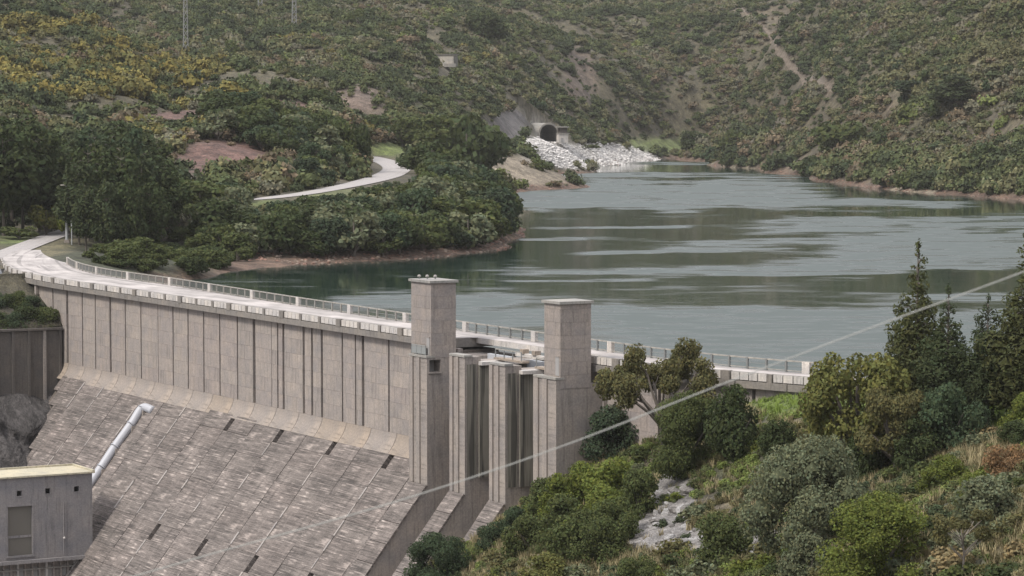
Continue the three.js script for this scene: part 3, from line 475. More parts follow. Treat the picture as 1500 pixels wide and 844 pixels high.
// penstock lying on the slope
{
  const pt = [[226, 598], [210, 604], [194, 627], [170, 660], [150, 690], [128, 722]].map(([x, y]) => { const [u, d] = slopeHit(x, y); return D(u, 0, 0).add(frame(5).n.multiplyScalar(MS * d + 0.1)).setY(BASE - d + 0.55); });
  pt[0].y -= 0.9; const ps = thing('penstock', 'pale grey pipe running down the dam slope into the powerhouse', 'pipe', pt[5]);
  M.pipe = std({ color: C(0.36, 0.365, 0.39), roughness: 0.5 });
  part(ps, 'pipe', tube(new THREE.CatmullRomCurve3(pt).getPoints(40), 0.58, 20), M.pipe);
  for (let k = 0; k < 5; k++) { const a = pt[k + 1].clone(), b = (pt[k + 2] || pt[k].clone().lerp(pt[k + 1], 2)).clone(), q = a.clone().lerp(b, 0.04); if (k < 4) part(ps, 'flange', tube([a, q], 0.7, 20), M.pipe); const s = a.clone(); part(ps, 'saddle', boxGeo(1.5, 1.0, 0.6, basis(frame(5).t, V(0, 1, 0), frame(5).n, s.setY(s.y - 0.75))), M.pier); }
}
// powerhouse below the slope, standing square to the dam
{
  const uP = slopeHit(140, 790)[0], oR = offAt(131, uP), yT = rowY(131, 693, uP, oR), yB = rowY(131, 812, uP, oR), oL = oR + 30, uB = uP - 7;
  console.log('powerhouse', uP.toFixed(1), oR.toFixed(1), yT.toFixed(1), yB.toFixed(1));
  const ph = thing('powerhouse', 'grey block powerhouse with pale yellow flat roof below the dam', 'building', D(uP - 3, oR + 8, yB - 3));
  M.facade = conc(0.308, 0.297, 0.308); M.roofY = conc(0.66, 0.62, 0.48); M.shutter = std({ color: C(0.11, 0.10, 0.085), roughness: 0.7 });
  const ys = (py, px) => rowY(px, py, uP, offAt(px, uP)), ob = (px) => offAt(px, uP);
  const rect = (x0, x1, r0, r1) => { const y0 = ys(r1, (x0 + x1) / 2), y1 = ys(r0, (x0 + x1) / 2), a = ob(x1), b = ob(x0); return [[a, y0], [b, y0], [b, y1], [a, y1]]; };
  const win = rect(6, 42, 742, 814), vents = [rect(19.5, 27, 719, 727), rect(61.5, 69, 715.5, 723.5), rect(104, 111.5, 712.5, 720.5)], win2 = rect(-60, -22, 744, 816);
  part(ph, 'front_wall', extrude([[oR, yB], [oL, yB], [oL, yT], [oR, yT]], uP - 0.4, uP, [win, win2, ...vents]), M.facade);
  part(ph, 'block', dbox(uB, uP - 3.2, oR, oL, yB, yT, 620), M.facade); part(ph, 'end_wall', dbox(uP - 3.2, uP - 0.4, oR, oR + 0.4, yB, yT, 621), M.facade); part(ph, 'end_wall', dbox(uP - 3.2, uP - 0.4, oL - 0.4, oL, yB, yT, 622), M.facade); part(ph, 'floor_slab', dbox(uP - 3.2, uP - 0.4, oR + 0.4, oL - 0.4, yB, yB + 0.2, 623), M.facade);
  part(ph, 'foundation', extrude([[oR - 1.6, yB + 2.3], [oR, yB + 0.4], [oR, yB], [oR - 0.0, yB - 1.2], [oR + 1.2, yB - 1.6], [oR - 1.9, yB - 1.6]].reverse(), uP - 4, uP - 0.02), M.facade);
  for (const w of [win, win2]) { const fr = part(ph, 'window', dbox(uP - 0.34, uP - 0.28, w[0][0], w[1][0], w[0][1], w[2][1], 630), M.shutter); const ym = lerp(w[0][1], w[2][1], 0.38); part(fr, 'transom', dbox(uP - 0.3, uP - 0.18, w[0][0], w[1][0], ym - 0.14, ym + 0.14, 631), M.facade); part(fr, 'sill', dbox(uP - 0.1, uP + 0.16, w[0][0] - 0.25, w[1][0] + 0.25, w[0][1] - 0.22, w[0][1], 632), M.facade); part(fr, 'frame', extrude([[w[0][0] - 0.22, w[0][1]], [w[1][0] + 0.22, w[0][1]], [w[1][0] + 0.22, w[2][1] + 0.2], [w[0][0] - 0.22, w[2][1] + 0.2]], uP + 0.003, uP + 0.06, [w]), M.facade); }
  for (const w of vents) part(ph, 'vent_frame', extrude([[w[0][0] - 0.1, w[0][1] - 0.1], [w[1][0] + 0.1, w[0][1] - 0.1], [w[1][0] + 0.1, w[2][1] + 0.1], [w[0][0] - 0.1, w[2][1] + 0.1]], uP + 0.003, uP + 0.05, [w]), M.facade);
  const roof = part(ph, 'roof', dbox(uB - 0.3, uP + 0.25, oR - 0.3, oL + 0.3, yT, yT + 0.2, 650), M.roofY);
  part(roof, 'roof_upstand', dbox(uB - 0.3, uP + 0.25, oR - 0.3, oR + 0.05, yT + 0.2, yT + 0.42, 651), M.roofY); part(roof, 'roof_upstand', dbox(uB - 0.3, uB, oR + 0.05, oL + 0.3, yT + 0.2, yT + 0.42, 652), M.roofY);
  part(ph, 'drain_pipe', tube([D(uP + 0.1, ob(88), yT - 3.4), D(uP + 0.1, ob(88), yB + 0.3)], 0.07, 8), M.facade); part(ph, 'wall_lamp', new THREE.SphereGeometry(0.16, 10, 8).translate(...D(uP + 0.14, ob(88.5), ys(788, 88)).toArray()), M.white);
  part(ph, 'base_ledge', dbox(uP - 3, uP + 0.5, oR + 0.5, oL, yB - 0.45, yB - 0.02, 653), M.facade);
  part(ph, 'lower_wall', dbox(uB, uP - 1.4, oR + 1.5, oL, yB - 9, yB - 0.45, 654), M.wall[1]);
  const lw = rngOf(8); for (let k = 0; k < 16; k++) { const o = oR + 1.9 + k * 0.95; part(ph, 'lower_post', dbox(uP - 1.4, uP - 0.95, o, o + 0.22, yB - 9, yB - 0.45, 655 + k), k % 4 === 0 ? M.white : M.wall[k % 4]); if (k % 2) part(ph, 'lower_shade_panel', dbox(uP - 1.4, uP - 1.37, o + 0.3, o + 0.9, yB - 2.6, yB - 1.2, 670), M.dark); }  // the openings are flat panels with the inner shade put into their colour
  part(ph, 'lower_rail', dbox(uP - 0.95, uP - 0.8, oR + 1.5, oL, yB - 1.5, yB - 1.35, 671), M.rail);
}
// dark retaining wall beside the left end of the dam
{
  const u = -2.0, rw = thing('retaining_wall', 'dark stained concrete retaining wall at the left end of the dam', 'wall', D(0, 6, -13));
  M.darkConc = conc(0.15, 0.135, 0.125); const lu = (o) => u;
  for (let k = 0; k < 9; k++) { const o = 0.6 + k * 2.35; part(rw, 'panel', dbox(u - 0.6, u - 0.12 * (k % 2), o + 0.2, o + 2.15, -14, -3.1, 680 + k), M.darkConc); part(rw, 'pilaster', dbox(u - 0.5, u + 0.22, o - 0.2, o + 0.2, -14, -3.0, 690 + k), k % 3 === 1 ? M.pier : M.darkConc); }
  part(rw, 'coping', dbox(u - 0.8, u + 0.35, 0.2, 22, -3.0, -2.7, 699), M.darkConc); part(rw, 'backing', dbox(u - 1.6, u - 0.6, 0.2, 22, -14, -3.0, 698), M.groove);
}
// rock of the left abutment below and above it
{
  const P = [], K = [], U = [], I = [], nO = 90, nY = 60;
  for (let j = 0; j <= nY; j++) for (let i = 0; i <= nO; i++) {
    const o = -2 + i * 0.55, t = j / nY, y = lerp(4.1, -46, t); let u;
    if (y > -3.0) u = lerp(-2.4, -20, sstep(-3, 4.1, y)); else if (y > -12.5) u = -2.9; else u = lerp(-2.0, 0.74 * (BASE - y) - 1.0, sstep(-12.5, -15, y));
    const am = y > -3 ? 0.8 : y > -12 ? 0.1 : 3.4; u += (fbm(o / 3.2, y / 3.2, 4, 131) - 0.55) * am * 2;
    const q = V(A0.x + T0.x * u - T0.z * o, y + (fbm(o / 2, y / 2 + 30, 3, 133) - 0.5) * am * 0.6, A0.z + T0.z * u + T0.x * o); P.push(q.x, q.y, q.z); U.push(o / 10, y / 10);
    const c = y > -3 ? ground.soil : ground.rock; const v = 0.3 + 0.7 * fbm(o / 1.3, y / 1.8, 4, 137); K.push(c.r * v, c.g * v, c.b * v);
    if (i < nO && j < nY) { const a = j * (nO + 1) + i, b = a + nO + 1; I.push(a, b, a + 1, a + 1, b, b + 1); }
  }
  const g = new THREE.BufferGeometry(); g.setAttribute('position', new THREE.Float32BufferAttribute(P, 3)); g.setAttribute('color', new THREE.Float32BufferAttribute(K, 3)); g.setAttribute('uv', new THREE.Float32BufferAttribute(U, 2)); g.setIndex(I); g.computeVertexNormals();
  struct('abutment_rock', g, M.ground, 'dark rock of the left abutment below the dam');
}

// ---------------------------------------------------------------- plants
function leaves(rng, lobes, o) {                                       // small leaf-sized faces spread through the lobes of a crown
  const P = [], N = [], K = [], I = []; let c = 0; const { size, per, aspect = 1.5, core = 0.55, shell = 0.55, vary = 0.3, tipHue = 0, up = 0.25, droop = 0 } = o;
  const tmp = V(0, 0, 0);
  for (const L of lobes) {
    const n = Math.round(per * L.r * L.r), tone = 1 + (rng() - 0.5) * vary;
    for (let k = 0; k < n; k++) {
      const z = rng() * 2 - 1, a = rng() * 6.2832, s = Math.sqrt(1 - z * z), dx = s * Math.cos(a), dy = z, dz = s * Math.sin(a), r = L.r * (shell + (1.06 - shell) * Math.cbrt(rng()));
      const x = L.x + dx * r, y = L.y + dy * r * (L.f || 0.85), w = L.z + dz * r;
      let nx = dx * 0.7 + (rng() - 0.5) * 1.5, ny = dy * 0.7 + up + (rng() - 0.5) * 1.5, nz = dz * 0.7 + (rng() - 0.5) * 1.5; const l = Math.hypot(nx, ny, nz) || 1; nx /= l; ny /= l; nz /= l;
      const tx0 = rng() - 0.5 + dx * droop, ty0 = rng() - 0.5 - droop * 0.6, tz0 = rng() - 0.5 + dz * droop, d = tx0 * nx + ty0 * ny + tz0 * nz; let tx = tx0 - d * nx, ty = ty0 - d * ny, tz = tz0 - d * nz; const tl = Math.hypot(tx, ty, tz) || 1; tx /= tl; ty /= tl; tz /= tl;
      const bx = ny * tz - nz * ty, by = nz * tx - nx * tz, bz = nx * ty - ny * tx, e = size * (0.65 + 0.7 * rng()), f = e / aspect;
      P.push(x - tx * e, y - ty * e, w - tz * e, x + bx * f, y + by * f, w + bz * f, x + tx * e, y + ty * e, w + tz * e, x - bx * f, y - by * f, w - bz * f);
      const v = tone * (1 + (rng() - 0.5) * vary), h = (rng() - 0.5) * 0.22 + tipHue; for (let q = 0; q < 4; q++) { N.push(nx, ny, nz); K.push(v * (1 + h), v, v * (1 - h * 0.8)); }
      I.push(c, c + 2, c + 1, c, c + 3, c + 2); c += 4;
    }
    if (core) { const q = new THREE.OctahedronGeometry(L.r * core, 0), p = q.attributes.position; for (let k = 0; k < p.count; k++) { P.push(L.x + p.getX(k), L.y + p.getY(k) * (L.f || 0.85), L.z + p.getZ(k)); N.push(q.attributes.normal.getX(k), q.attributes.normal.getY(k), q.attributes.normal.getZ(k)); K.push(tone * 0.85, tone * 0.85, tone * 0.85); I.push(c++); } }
  }
  const g = new THREE.BufferGeometry(); g.setAttribute('position', new THREE.Float32BufferAttribute(P, 3)); g.setAttribute('normal', new THREE.Float32BufferAttribute(N, 3)); g.setAttribute('color', new THREE.Float32BufferAttribute(K, 3)); g.setIndex(I); return g;
}
function limbs(list) {                                                  // bare wood: [from, to, r0, r1]
  const gs = list.map(([a, b, r0, r1]) => { const m = a.clone().lerp(b, 0.5).add(V((a.x - b.z) * 0.03, 0.02, (a.z + b.x) * 0.03)); return tube([a, m, b], [r0, (r0 + r1) / 2, r1], 6); }); return mergeGeometries(gs);
}
const GAIN = 0.74, leafMat = (r, g, b) => new THREE.MeshPhysicalMaterial({ color: C(r * GAIN, g * GAIN, b * GAIN), vertexColors: true, roughness: 0.95, metalness: 0, specularIntensity: 0.12, transmission: 0.3, thickness: 0, side: THREE.DoubleSide });
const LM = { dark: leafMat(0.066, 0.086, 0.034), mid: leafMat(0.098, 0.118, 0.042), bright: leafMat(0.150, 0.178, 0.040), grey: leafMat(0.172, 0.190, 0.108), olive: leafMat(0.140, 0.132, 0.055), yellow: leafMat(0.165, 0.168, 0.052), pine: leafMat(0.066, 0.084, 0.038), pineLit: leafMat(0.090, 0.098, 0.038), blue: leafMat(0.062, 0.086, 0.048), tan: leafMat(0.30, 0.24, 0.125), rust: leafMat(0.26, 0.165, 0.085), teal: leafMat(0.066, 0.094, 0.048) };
const BARKMID = std({ color: C(0.19, 0.165, 0.14), roughness: 1 }), BARK = std({ color: C(0.10, 0.085, 0.07), roughness: 1 }), BARKPALE = std({ color: C(0.30, 0.27, 0.23), roughness: 1 });
// kinds of crown, built once about a unit-sized plant and scaled; y = 0 is the ground, height 1
function roundKind(seed, o = {}) {                                     // broad crown on a short trunk
  const rng = rngOf(seed), lobes = [], n = o.n || 16, R = o.r || 0.42, wood = []; const th = o.trunk ?? 0.2;
  for (let k = 0; k < n; k++) { const a = rng() * 6.283, q = Math.sqrt(rng()), z = rng(), rr = R * (0.45 + 0.6 * q) * Math.sqrt(Math.max(0.1, 1 - Math.pow(z * 1.0 - 0.35, 2) * 1.3)); const L = { x: Math.cos(a) * rr, y: th + (1 - th) * (0.18 + 0.66 * z), z: Math.sin(a) * rr, r: R * (o.lobe || 0.42) * (0.7 + 0.6 * rng()), f: 0.8 }; L.y = Math.min(L.y, 1 - L.r * 0.75); lobes.push(L); if (k % 2 === 0) wood.push([V(0, th * 0.9, 0), V(L.x * 0.85, L.y, L.z * 0.85), 0.025, 0.008]); }
  wood.push([V(0, -0.06, 0), V(0.01, th * 1.05, 0.01), 0.05, 0.035]); wood.push([V(0.01, th, 0), V(0, 0.75, 0), 0.035, 0.012]);
  return { crown: leaves(rng, lobes, Object.assign({ size: 0.05, per: 5200 }, o.leaf)), wood: limbs(wood) };
}
function bushKind(seed, o = {}) {                                      // foliage down to the ground
  const rng = rngOf(seed), lobes = [], n = o.n || 18, R = o.r || 0.62;
  for (let k = 0; k < n; k++) { const a = rng() * 6.283, q = Math.sqrt(rng()), y = rng(), prof = Math.sqrt(Math.max(0.08, 1 - y * y)); const rr = R * q * prof; const r = R * (o.lobe || 0.36) * (0.65 + 0.7 * rng()); lobes.push({ x: Math.cos(a) * rr, y: Math.max(r * 0.5, y * (1 - r * 0.9)), z: Math.sin(a) * rr, r, f: 0.85 }); }
  const wood = [[V(0, -0.08, 0), V(0.03, 0.35, 0), 0.04, 0.02], [V(0, 0.1, 0), V(-0.25, 0.5, 0.1), 0.025, 0.01], [V(0, 0.1, 0), V(0.2, 0.5, -0.2), 0.025, 0.01]];
  return { crown: leaves(rng, lobes, Object.assign({ size: 0.05, per: 4200 }, o.leaf)), wood: limbs(wood) };
}
function pineKind(seed, o = {}) {                                      // tall tapering conifer in uneven tiers
  const rng = rngOf(seed), lobes = [], wood = [], th = o.trunk ?? 0.16, R = o.r || 0.17;
  const tiers = o.tiers || 15; for (let k = 0; k < tiers; k++) { const t = k / (tiers - 1), y = th + (0.97 - th) * t, w = R * (o.prof ? o.prof(t) : Math.pow(1 - t, 0.75) + 0.10) * (0.8 + 0.45 * rng()), m = Math.max(1, Math.round(5 * (1 - t) + 1)), a0 = rng() * 6.283;
    for (let q = 0; q < m; q++) { const a = a0 + q / m * 6.283 + rng() * 0.7, d = w * (0.55 + 0.4 * rng()); const r = Math.max(0.018, w * (0.44 + 0.28 * rng())); lobes.push({ x: Math.cos(a) * d, y: y + (rng() - 0.4) * 0.03, z: Math.sin(a) * d, r, f: 0.75 }); wood.push([V(0, y - 0.02, 0), V(Math.cos(a) * d, y, Math.sin(a) * d), 0.006, 0.002]); } }
  lobes.push({ x: 0, y: 0.975, z: 0, r: 0.016, f: 2.2 }); lobes.push({ x: 0, y: 0.94, z: 0, r: 0.022, f: 2 });
  wood.push([V(0, -0.04, 0), V(0, 0.5, 0), 0.016, 0.010], [V(0, 0.5, 0), V(0, 0.96, 0), 0.010, 0.002]);
  return { crown: leaves(rng, lobes, Object.assign({ size: 0.013, per: 30000, aspect: 2.6, core: 0.45, up: 0.4 }, o.leaf)), wood: limbs(wood) };
}
function oakKind(seed) {                                                // open crown: forked limbs with small leaf clumps at the branch ends
  const rng = rngOf(seed), lobes = [], wood = [[V(0, -0.08, 0), V(0.02, 0.26, 0.01), 0.036, 0.03]], fork = V(0.02, 0.26, 0.01);
  for (let k = 0; k < 10; k++) { const a = k / 10 * 6.283 + rng() * 0.5, r = k % 3 === 0 ? 0.18 + 0.1 * rng() : 0.34 + 0.14 * rng(), y = 0.86 - r * 0.75 + 0.1 * rng(), m = V(Math.cos(a) * r * 0.55, 0.26 + (y - 0.26) * 0.62, Math.sin(a) * r * 0.55), e = V(Math.cos(a) * r, y, Math.sin(a) * r); wood.push([fork, m, 0.018, 0.012], [m, e, 0.012, 0.006]);
    for (let q = 0; q < 7; q++) { const b = a + (rng() - 0.5) * 2.6, s = e.clone().add(V(Math.cos(b) * 0.13 * rng() + Math.cos(a) * 0.05, (rng() - 0.35) * 0.17, Math.sin(b) * 0.13 * rng() + Math.sin(a) * 0.05)); wood.push([m.clone().lerp(e, 0.3 + 0.6 * rng()), s, 0.008, 0.003]); lobes.push({ x: s.x, y: Math.min(0.95, s.y), z: s.z, r: 0.075 + 0.05 * rng(), f: 0.72 }); } }
  return { crown: leaves(rng, lobes, { size: 0.014, per: 24000, core: 0, shell: 0.1, vary: 0.4 }), wood: limbs(wood) };
}
function mesh(geo, mat, name) { const m = shade(new THREE.Mesh(geo, mat)); m.name = name; return m; }
function plant(kind, mat, name, label, category, pos, height, spread, turn, group, bark = BARK) {
  const g = new THREE.Group(); g.name = numbered(name); g.position.copy(pos); g.rotation.y = turn; g.scale.set(spread, height, spread);
  g.add(mesh(kind.wood, bark, 'trunk'), mesh(kind.crown, mat, 'crown')); scene.add(g); return tag(g, label, category, group);
}
const K = {
  oak: oakKind(105),
  round: [102, 103, 104].map((s) => roundKind(s, { n: 42, r: 0.46, trunk: 0.12, lobe: 0.28, leaf: { size: 0.021, per: 13000, core: 0.4, shell: 0.4 } })),
  bush: [111, 112, 113, 114].map((s) => bushKind(s, { n: 24, leaf: { size: 0.030, per: 5200 } })),
  bigBush: bushKind(121, { n: 46, r: 0.62, lobe: 0.27, leaf: { size: 0.015, per: 15000, vary: 0.35 } }),
  bigBush2: bushKind(122, { n: 52, r: 0.62, lobe: 0.25, leaf: { size: 0.0135, per: 19000, vary: 0.4 } }),
  pine: [131, 132].map((s) => pineKind(s, { trunk: 0.10, r: 0.19, tiers: 22, prof: (t) => 0.95 * Math.pow(1 - t, 0.85) + 0.05 })),
  pineBare: pineKind(133, { trunk: 0.26, r: 0.19, tiers: 15, prof: (t) => 0.95 * Math.pow(1 - t, 0.75) + 0.06 }),
  midRound: [141, 142, 143, 144].map((s) => roundKind(s, { n: 15, r: 0.5, trunk: 0.12, lobe: 0.44, leaf: { size: 0.06, per: 1700 } })),
  midPine: [151, 152, 153].map((s) => pineKind(s, { trunk: 0.3, r: 0.17, tiers: 10, prof: (t) => 0.55 + 0.75 * Math.sin(Math.PI * Math.min(1, 0.25 + t * 0.72)) * 0.9, leaf: { size: 0.028, per: 7000, aspect: 1.8 } })),
};
// ---- right hand bank in front of the dam
const rp = (px, py, d) => P(px, py, d);
const nearPts = [
  rp(520, 1000, 288), rp(420, 1060, 285), rp(588, 872, 284), rp(700, 790, 281), rp(782, 730, 288), rp(845, 690, 291), rp(885, 668, 290), rp(950, 640, 282), rp(1040, 612, 272), rp(1110, 584, 267), rp(1160, 581, 263), rp(1150, 613, 254), rp(1200, 575, 260), rp(1300, 572, 252), rp(1450, 600, 240), rp(1500, 585, 245), rp(1600, 570, 250),
  rp(610, 930, 262), rp(690, 856, 258), rp(800, 844, 240), rp(800, 760, 268), rp(900, 800, 240), rp(900, 720, 266), rp(1000, 844, 215), rp(1000, 750, 243), rp(1000, 680, 268), rp(1100, 700, 245), rp(1090, 645, 255), rp(1200, 844, 195), rp(1200, 750, 222), rp(1200, 645, 244), rp(1300, 720, 222), rp(1300, 640, 244), rp(1400, 844, 180), rp(1400, 720, 208), rp(1400, 650, 230), rp(1500, 844, 170), rp(1500, 700, 196), rp(1500, 640, 220), rp(1600, 800, 160), rp(1600, 650, 205),
  V(-40, -40, -230), V(0, -22, -170), V(30, -8, -130), V(60, 8, -130), V(75, 12, -180), V(80, 9, -240), V(-30, -38, -280), V(75, 6, -275), V(50, 2.5, -275),
];
const nearRaw = rbf(nearPts);
function hNear(x, z) {
  let h = nearRaw(x, z); h += (fbm(x / 7 + 3, z / 7, 4, 201) - 0.5) * 1.5 + (fbm(x / 1.9, z / 1.9, 2, 203) - 0.5) * 0.35;
  const [u, o] = damCoords(x, z); if (o < 1.5 && u < UEND + 2) h = lerp(h, Math.min(h, DECK - 1.4), sstep(1.5, 0.5, o)); if (o < -8) h = lerp(h, -5, sstep(-8, -13, o)); return h;
}
const nearZones = [[1160, 592, 60, 18, 'grass', 1], [1460, 605, 60, 28, 'grass', 1], [1250, 590, 60, 20, 'grass', 0.7], [955, 778, 66, 30, 'rock', 1], [985, 728, 34, 36, 'rock', 1], [1030, 795, 50, 24, 'rock', 0.8], [1110, 805, 30, 14, 'rock', 0.8], [840, 690, 60, 20, 'dry', 1], [745, 790, 50, 26, 'dry', 1], [1000, 770, 70, 50, 'soil2', 0.7], [1340, 820, 90, 26, 'dry', 0.9], [1480, 790, 50, 50, 'dry', 0.9], [1430, 665, 80, 26, 'dry', 0.7], [800, 830, 60, 20, 'dry', 0.6], [1310, 690, 40, 30, 'soil2', 0.8]];
const groundN = { grass: C(0.155, 0.21, 0.045), rock: C(0.30, 0.28, 0.265), dry: C(0.25, 0.205, 0.11), soil2: C(0.17, 0.14, 0.11) };
function nearZone(px, py, k) { const out = {}; for (const [x, y, rx, ry, n, s] of nearZones) { const q = ((px - x) / rx) ** 2 + ((py - y) / ry) ** 2, w = s * sstep(1.35, 0.6, q + (k - 0.5) * 1.2); if (w > 0) out[n] = Math.max(out[n] || 0, w); } return out; }
{
  const xs = [], zs = []; for (let x = -48; x <= 96; x += 0.9) xs.push(x); for (let z = -312; z <= -118; z += 0.9) zs.push(z);
  const col = (x, y, z) => { const [px, py] = proj(x, y, z), k = fbm(x / 3, z / 3, 4, 207), zn = nearZone(px, py, k); ctmp.copy(C(0.10, 0.10, 0.055)); ctmp.lerp(C(0.17, 0.145, 0.09), sstep(0.45, 0.62, fbm(x / 5, z / 5, 3, 209))); for (const n of ['dry', 'soil2', 'grass', 'rock']) if (zn[n]) ctmp.lerp(groundN[n], zn[n]); return ctmp; };
  const g = gridMesh(xs, zs, hNear, col, 9, (x, z) => { const [u, o] = damCoords(x, z); return !(u < UEND && o < 0.3) && !(u > UEND && o < -16) && !(u < U1 + 3) ; });
  struct('hillside', g, M.ground, 'brushy hillside at the right end of the dam');
}
function hitNear(px, py, d0 = 150, d1 = 300) { for (let d = d0; d < d1; d += 0.5) { const p = at(px, py, d); if (p.y < hNear(p.x, p.z)) return p; } return null; }
function put(kind, mat, name, label, cat, px, d, top, halfW, group, o = {}) {   // top row and half width in the photograph's pixels at that distance
  if (d > 400 && !o.far) { const q = hitNear(px, d); d = q ? -q.z : 230; } const b = at(px, 600, d); b.y = (o.far ? hFar : hNear)(b.x, b.z) - (o.sink || 0.1); const yT = at(px, top, d).y, h = Math.max(1, yT - b.y), s = F / d;
  return plant(kind, mat, name, label, cat, b, h, halfW / s / (o.unit || 0.62), o.turn ?? hash2(px | 0, top | 0, 5) * 6.28, group, o.bark);
}
put(K.oak, LM.olive, 'oak_tree', 'open crowned oak with dark bare limbs beside the dam road', 'tree', 968, 270, 493, 84, null, { unit: 0.58, turn: 0.6 });
put(K.bush[0], LM.blue, 'dark_shrub', 'dense dark bluish shrub against the foot of the nearer gate tower', 'shrub', 893, 668, 586, 50);
put(K.bigBush, LM.mid, 'round_shrub', 'tall mid green shrub below the open crowned oak', 'shrub', 1005, 692, 566, 66);
put(K.bush[1], LM.dark, 'dark_shrub', 'dark shrub between the oak and the green lawn', 'shrub', 1078, 668, 560, 50);
put(K.bush[2], LM.dark, 'dark_shrub', 'small dark shrub at the edge of the green lawn', 'shrub', 1142, 668, 612, 30);
put(K.round[0], LM.yellow, 'leafy_tree', 'yellowish green leafy tree in front of the end of the dam railing', 'tree', 1256, 690, 508, 76, null, { unit: 0.5 });
put(K.round[1], LM.olive, 'leafy_tree', 'olive green tree between the yellowish tree and the tallest conifer', 'tree', 1312, 690, 560, 52, null, { unit: 0.5 });
put(K.bigBush2, LM.grey, 'grey_shrub', 'very large grey green shrub on the rocky slope', 'shrub', 1192, 812, 628, 98);
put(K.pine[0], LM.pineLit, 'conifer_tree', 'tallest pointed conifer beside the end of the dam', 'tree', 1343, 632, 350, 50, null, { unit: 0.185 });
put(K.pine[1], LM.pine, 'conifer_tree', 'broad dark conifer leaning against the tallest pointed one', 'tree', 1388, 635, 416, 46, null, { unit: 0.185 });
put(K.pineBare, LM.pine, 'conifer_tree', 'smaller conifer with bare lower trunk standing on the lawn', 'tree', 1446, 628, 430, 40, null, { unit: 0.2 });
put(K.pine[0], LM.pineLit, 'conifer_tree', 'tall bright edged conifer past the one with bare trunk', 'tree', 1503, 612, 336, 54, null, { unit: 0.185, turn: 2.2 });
put(K.bush[3], LM.teal, 'dark_shrub', 'dark shrub at the feet of the two tall conifers', 'shrub', 1396, 655, 545, 50);
put(K.bush[0], LM.dark, 'dark_shrub', 'dark shrub under the yellowish green leafy tree', 'shrub', 1275, 700, 618, 44);
put(K.bush[1], LM.dark, 'dark_shrub', 'dark shrub under the tallest pointed conifer', 'shrub', 1335, 690, 606, 44);
put(K.bush[2], LM.bright, 'bright_shrub', 'yellow green shrub on the lawn past the bare trunked conifer', 'shrub', 1497, 632, 572, 32);
put(K.bush[0], LM.dark, 'dark_shrub', 'low dark shrub in front of the yellow green lawn shrub', 'shrub', 1492, 652, 612, 30);
put(K.bigBush, LM.bright, 'bright_shrub', 'wide bright green shrub below the very large grey one', 'shrub', 1293, 850, 716, 94, null, { turn: 1.9 });
const mass = [[800, 760, 694, 36, 'mid'], [816, 768, 692, 40, 'bright'], [850, 750, 672, 44, 'bright'], [905, 738, 660, 50, 'bright'], [936, 752, 680, 36, 'mid'], [820, 800, 722, 48, 'mid'], [880, 784, 706, 56, 'bright'], [905, 794, 718, 38, 'mid'], [775, 813, 748, 34, 'mid'], [850, 820, 742, 46, 'mid'], [880, 826, 752, 40, 'mid'], [724, 802, 756, 28, 'teal'], [752, 780, 738, 24, 'teal']];
mass.forEach(([x, d, t, w, m], i) => put(K.bush[i % 4], LM[m], 'leafy_shrub', m === 'teal' ? 'blue green shrub at the foot of the spillway wall' : m === 'bright' ? 'bright green shrub in the thicket below the nearer gate tower' : 'mid green shrub in the thicket below the nearer gate tower', 'shrub', x, d, t, w, 'thicket below the gate tower'));
put(K.bigBush, LM.teal, 'leafy_shrub', 'large blue green shrub beside the lower spillway chute', 'shrub', 645, 862, 776, 56, null, { turn: 3.3 });
put(K.bush[1], LM.yellow, 'leafy_shrub', 'yellow green shrub next to the large one by the spillway chute', 'shrub', 795, 872, 808, 44);
put(K.bush[2], LM.mid, 'leafy_shrub', 'round green shrub among the pale rocks', 'shrub', 1058, 826, 746, 44);
put(K.bush[3], LM.mid, 'leafy_shrub', 'low green shrub under the pale rock slab', 'shrub', 940, 858, 808, 30);
put(K.bush[0], LM.grey, 'grey_shrub', 'grey shrub under the bare branched little tree', 'shrub', 1450, 768, 690, 56);
put(K.bush[1], LM.bright, 'bright_shrub', 'small bright green shrub between the conifers and the grey shrub', 'shrub', 1384, 718, 664, 34);
put(K.bush[2], LM.bright, 'bright_shrub', 'lower bright green shrub touching the wide bright one', 'shrub', 1425, 742, 690, 26);
put(K.bush[3], LM.rust, 'dry_shrub', 'dry reddish shrub at the edge of the lawn', 'shrub', 1480, 702, 642, 34);
put(K.bush[1], LM.grey, 'grey_shrub', 'grey green shrub right below the very large grey one', 'shrub', 1190, 852, 778, 40);
{ // bare branched little tree
  const d = 178, b = at(1412, 600, d); b.y = hNear(b.x, b.z) - 0.1; const top = at(1412, 752, d).y - b.y, rng = rngOf(77), w = [[V(0, -0.1, 0), V(0.1, top * 0.45, 0), 0.11, 0.07], [V(0.1, top * 0.45, 0), V(-0.1, top * 0.8, 0), 0.07, 0.03]], lobes = [];
  for (let k = 0; k < 16; k++) { const a = rng() * 6.28, y0 = top * (0.35 + 0.4 * rng()), e = V(Math.cos(a) * 1.5, y0 + top * 0.3, Math.sin(a) * 1.5); w.push([V(0.06, y0, 0), e, 0.04, 0.012]); lobes.push({ x: e.x, y: e.y, z: e.z, r: 0.3 + 0.25 * rng() }); }
  const g = thing('sparse_tree', 'little tree with pale bare branches and sparse leaves', 'tree', b); g.add(mesh(limbs(w), BARKMID, 'trunk'), mesh(leaves(rng, lobes, { size: 0.08, per: 1500, core: 0, shell: 0.1 }), LM.olive, 'crown'));
}
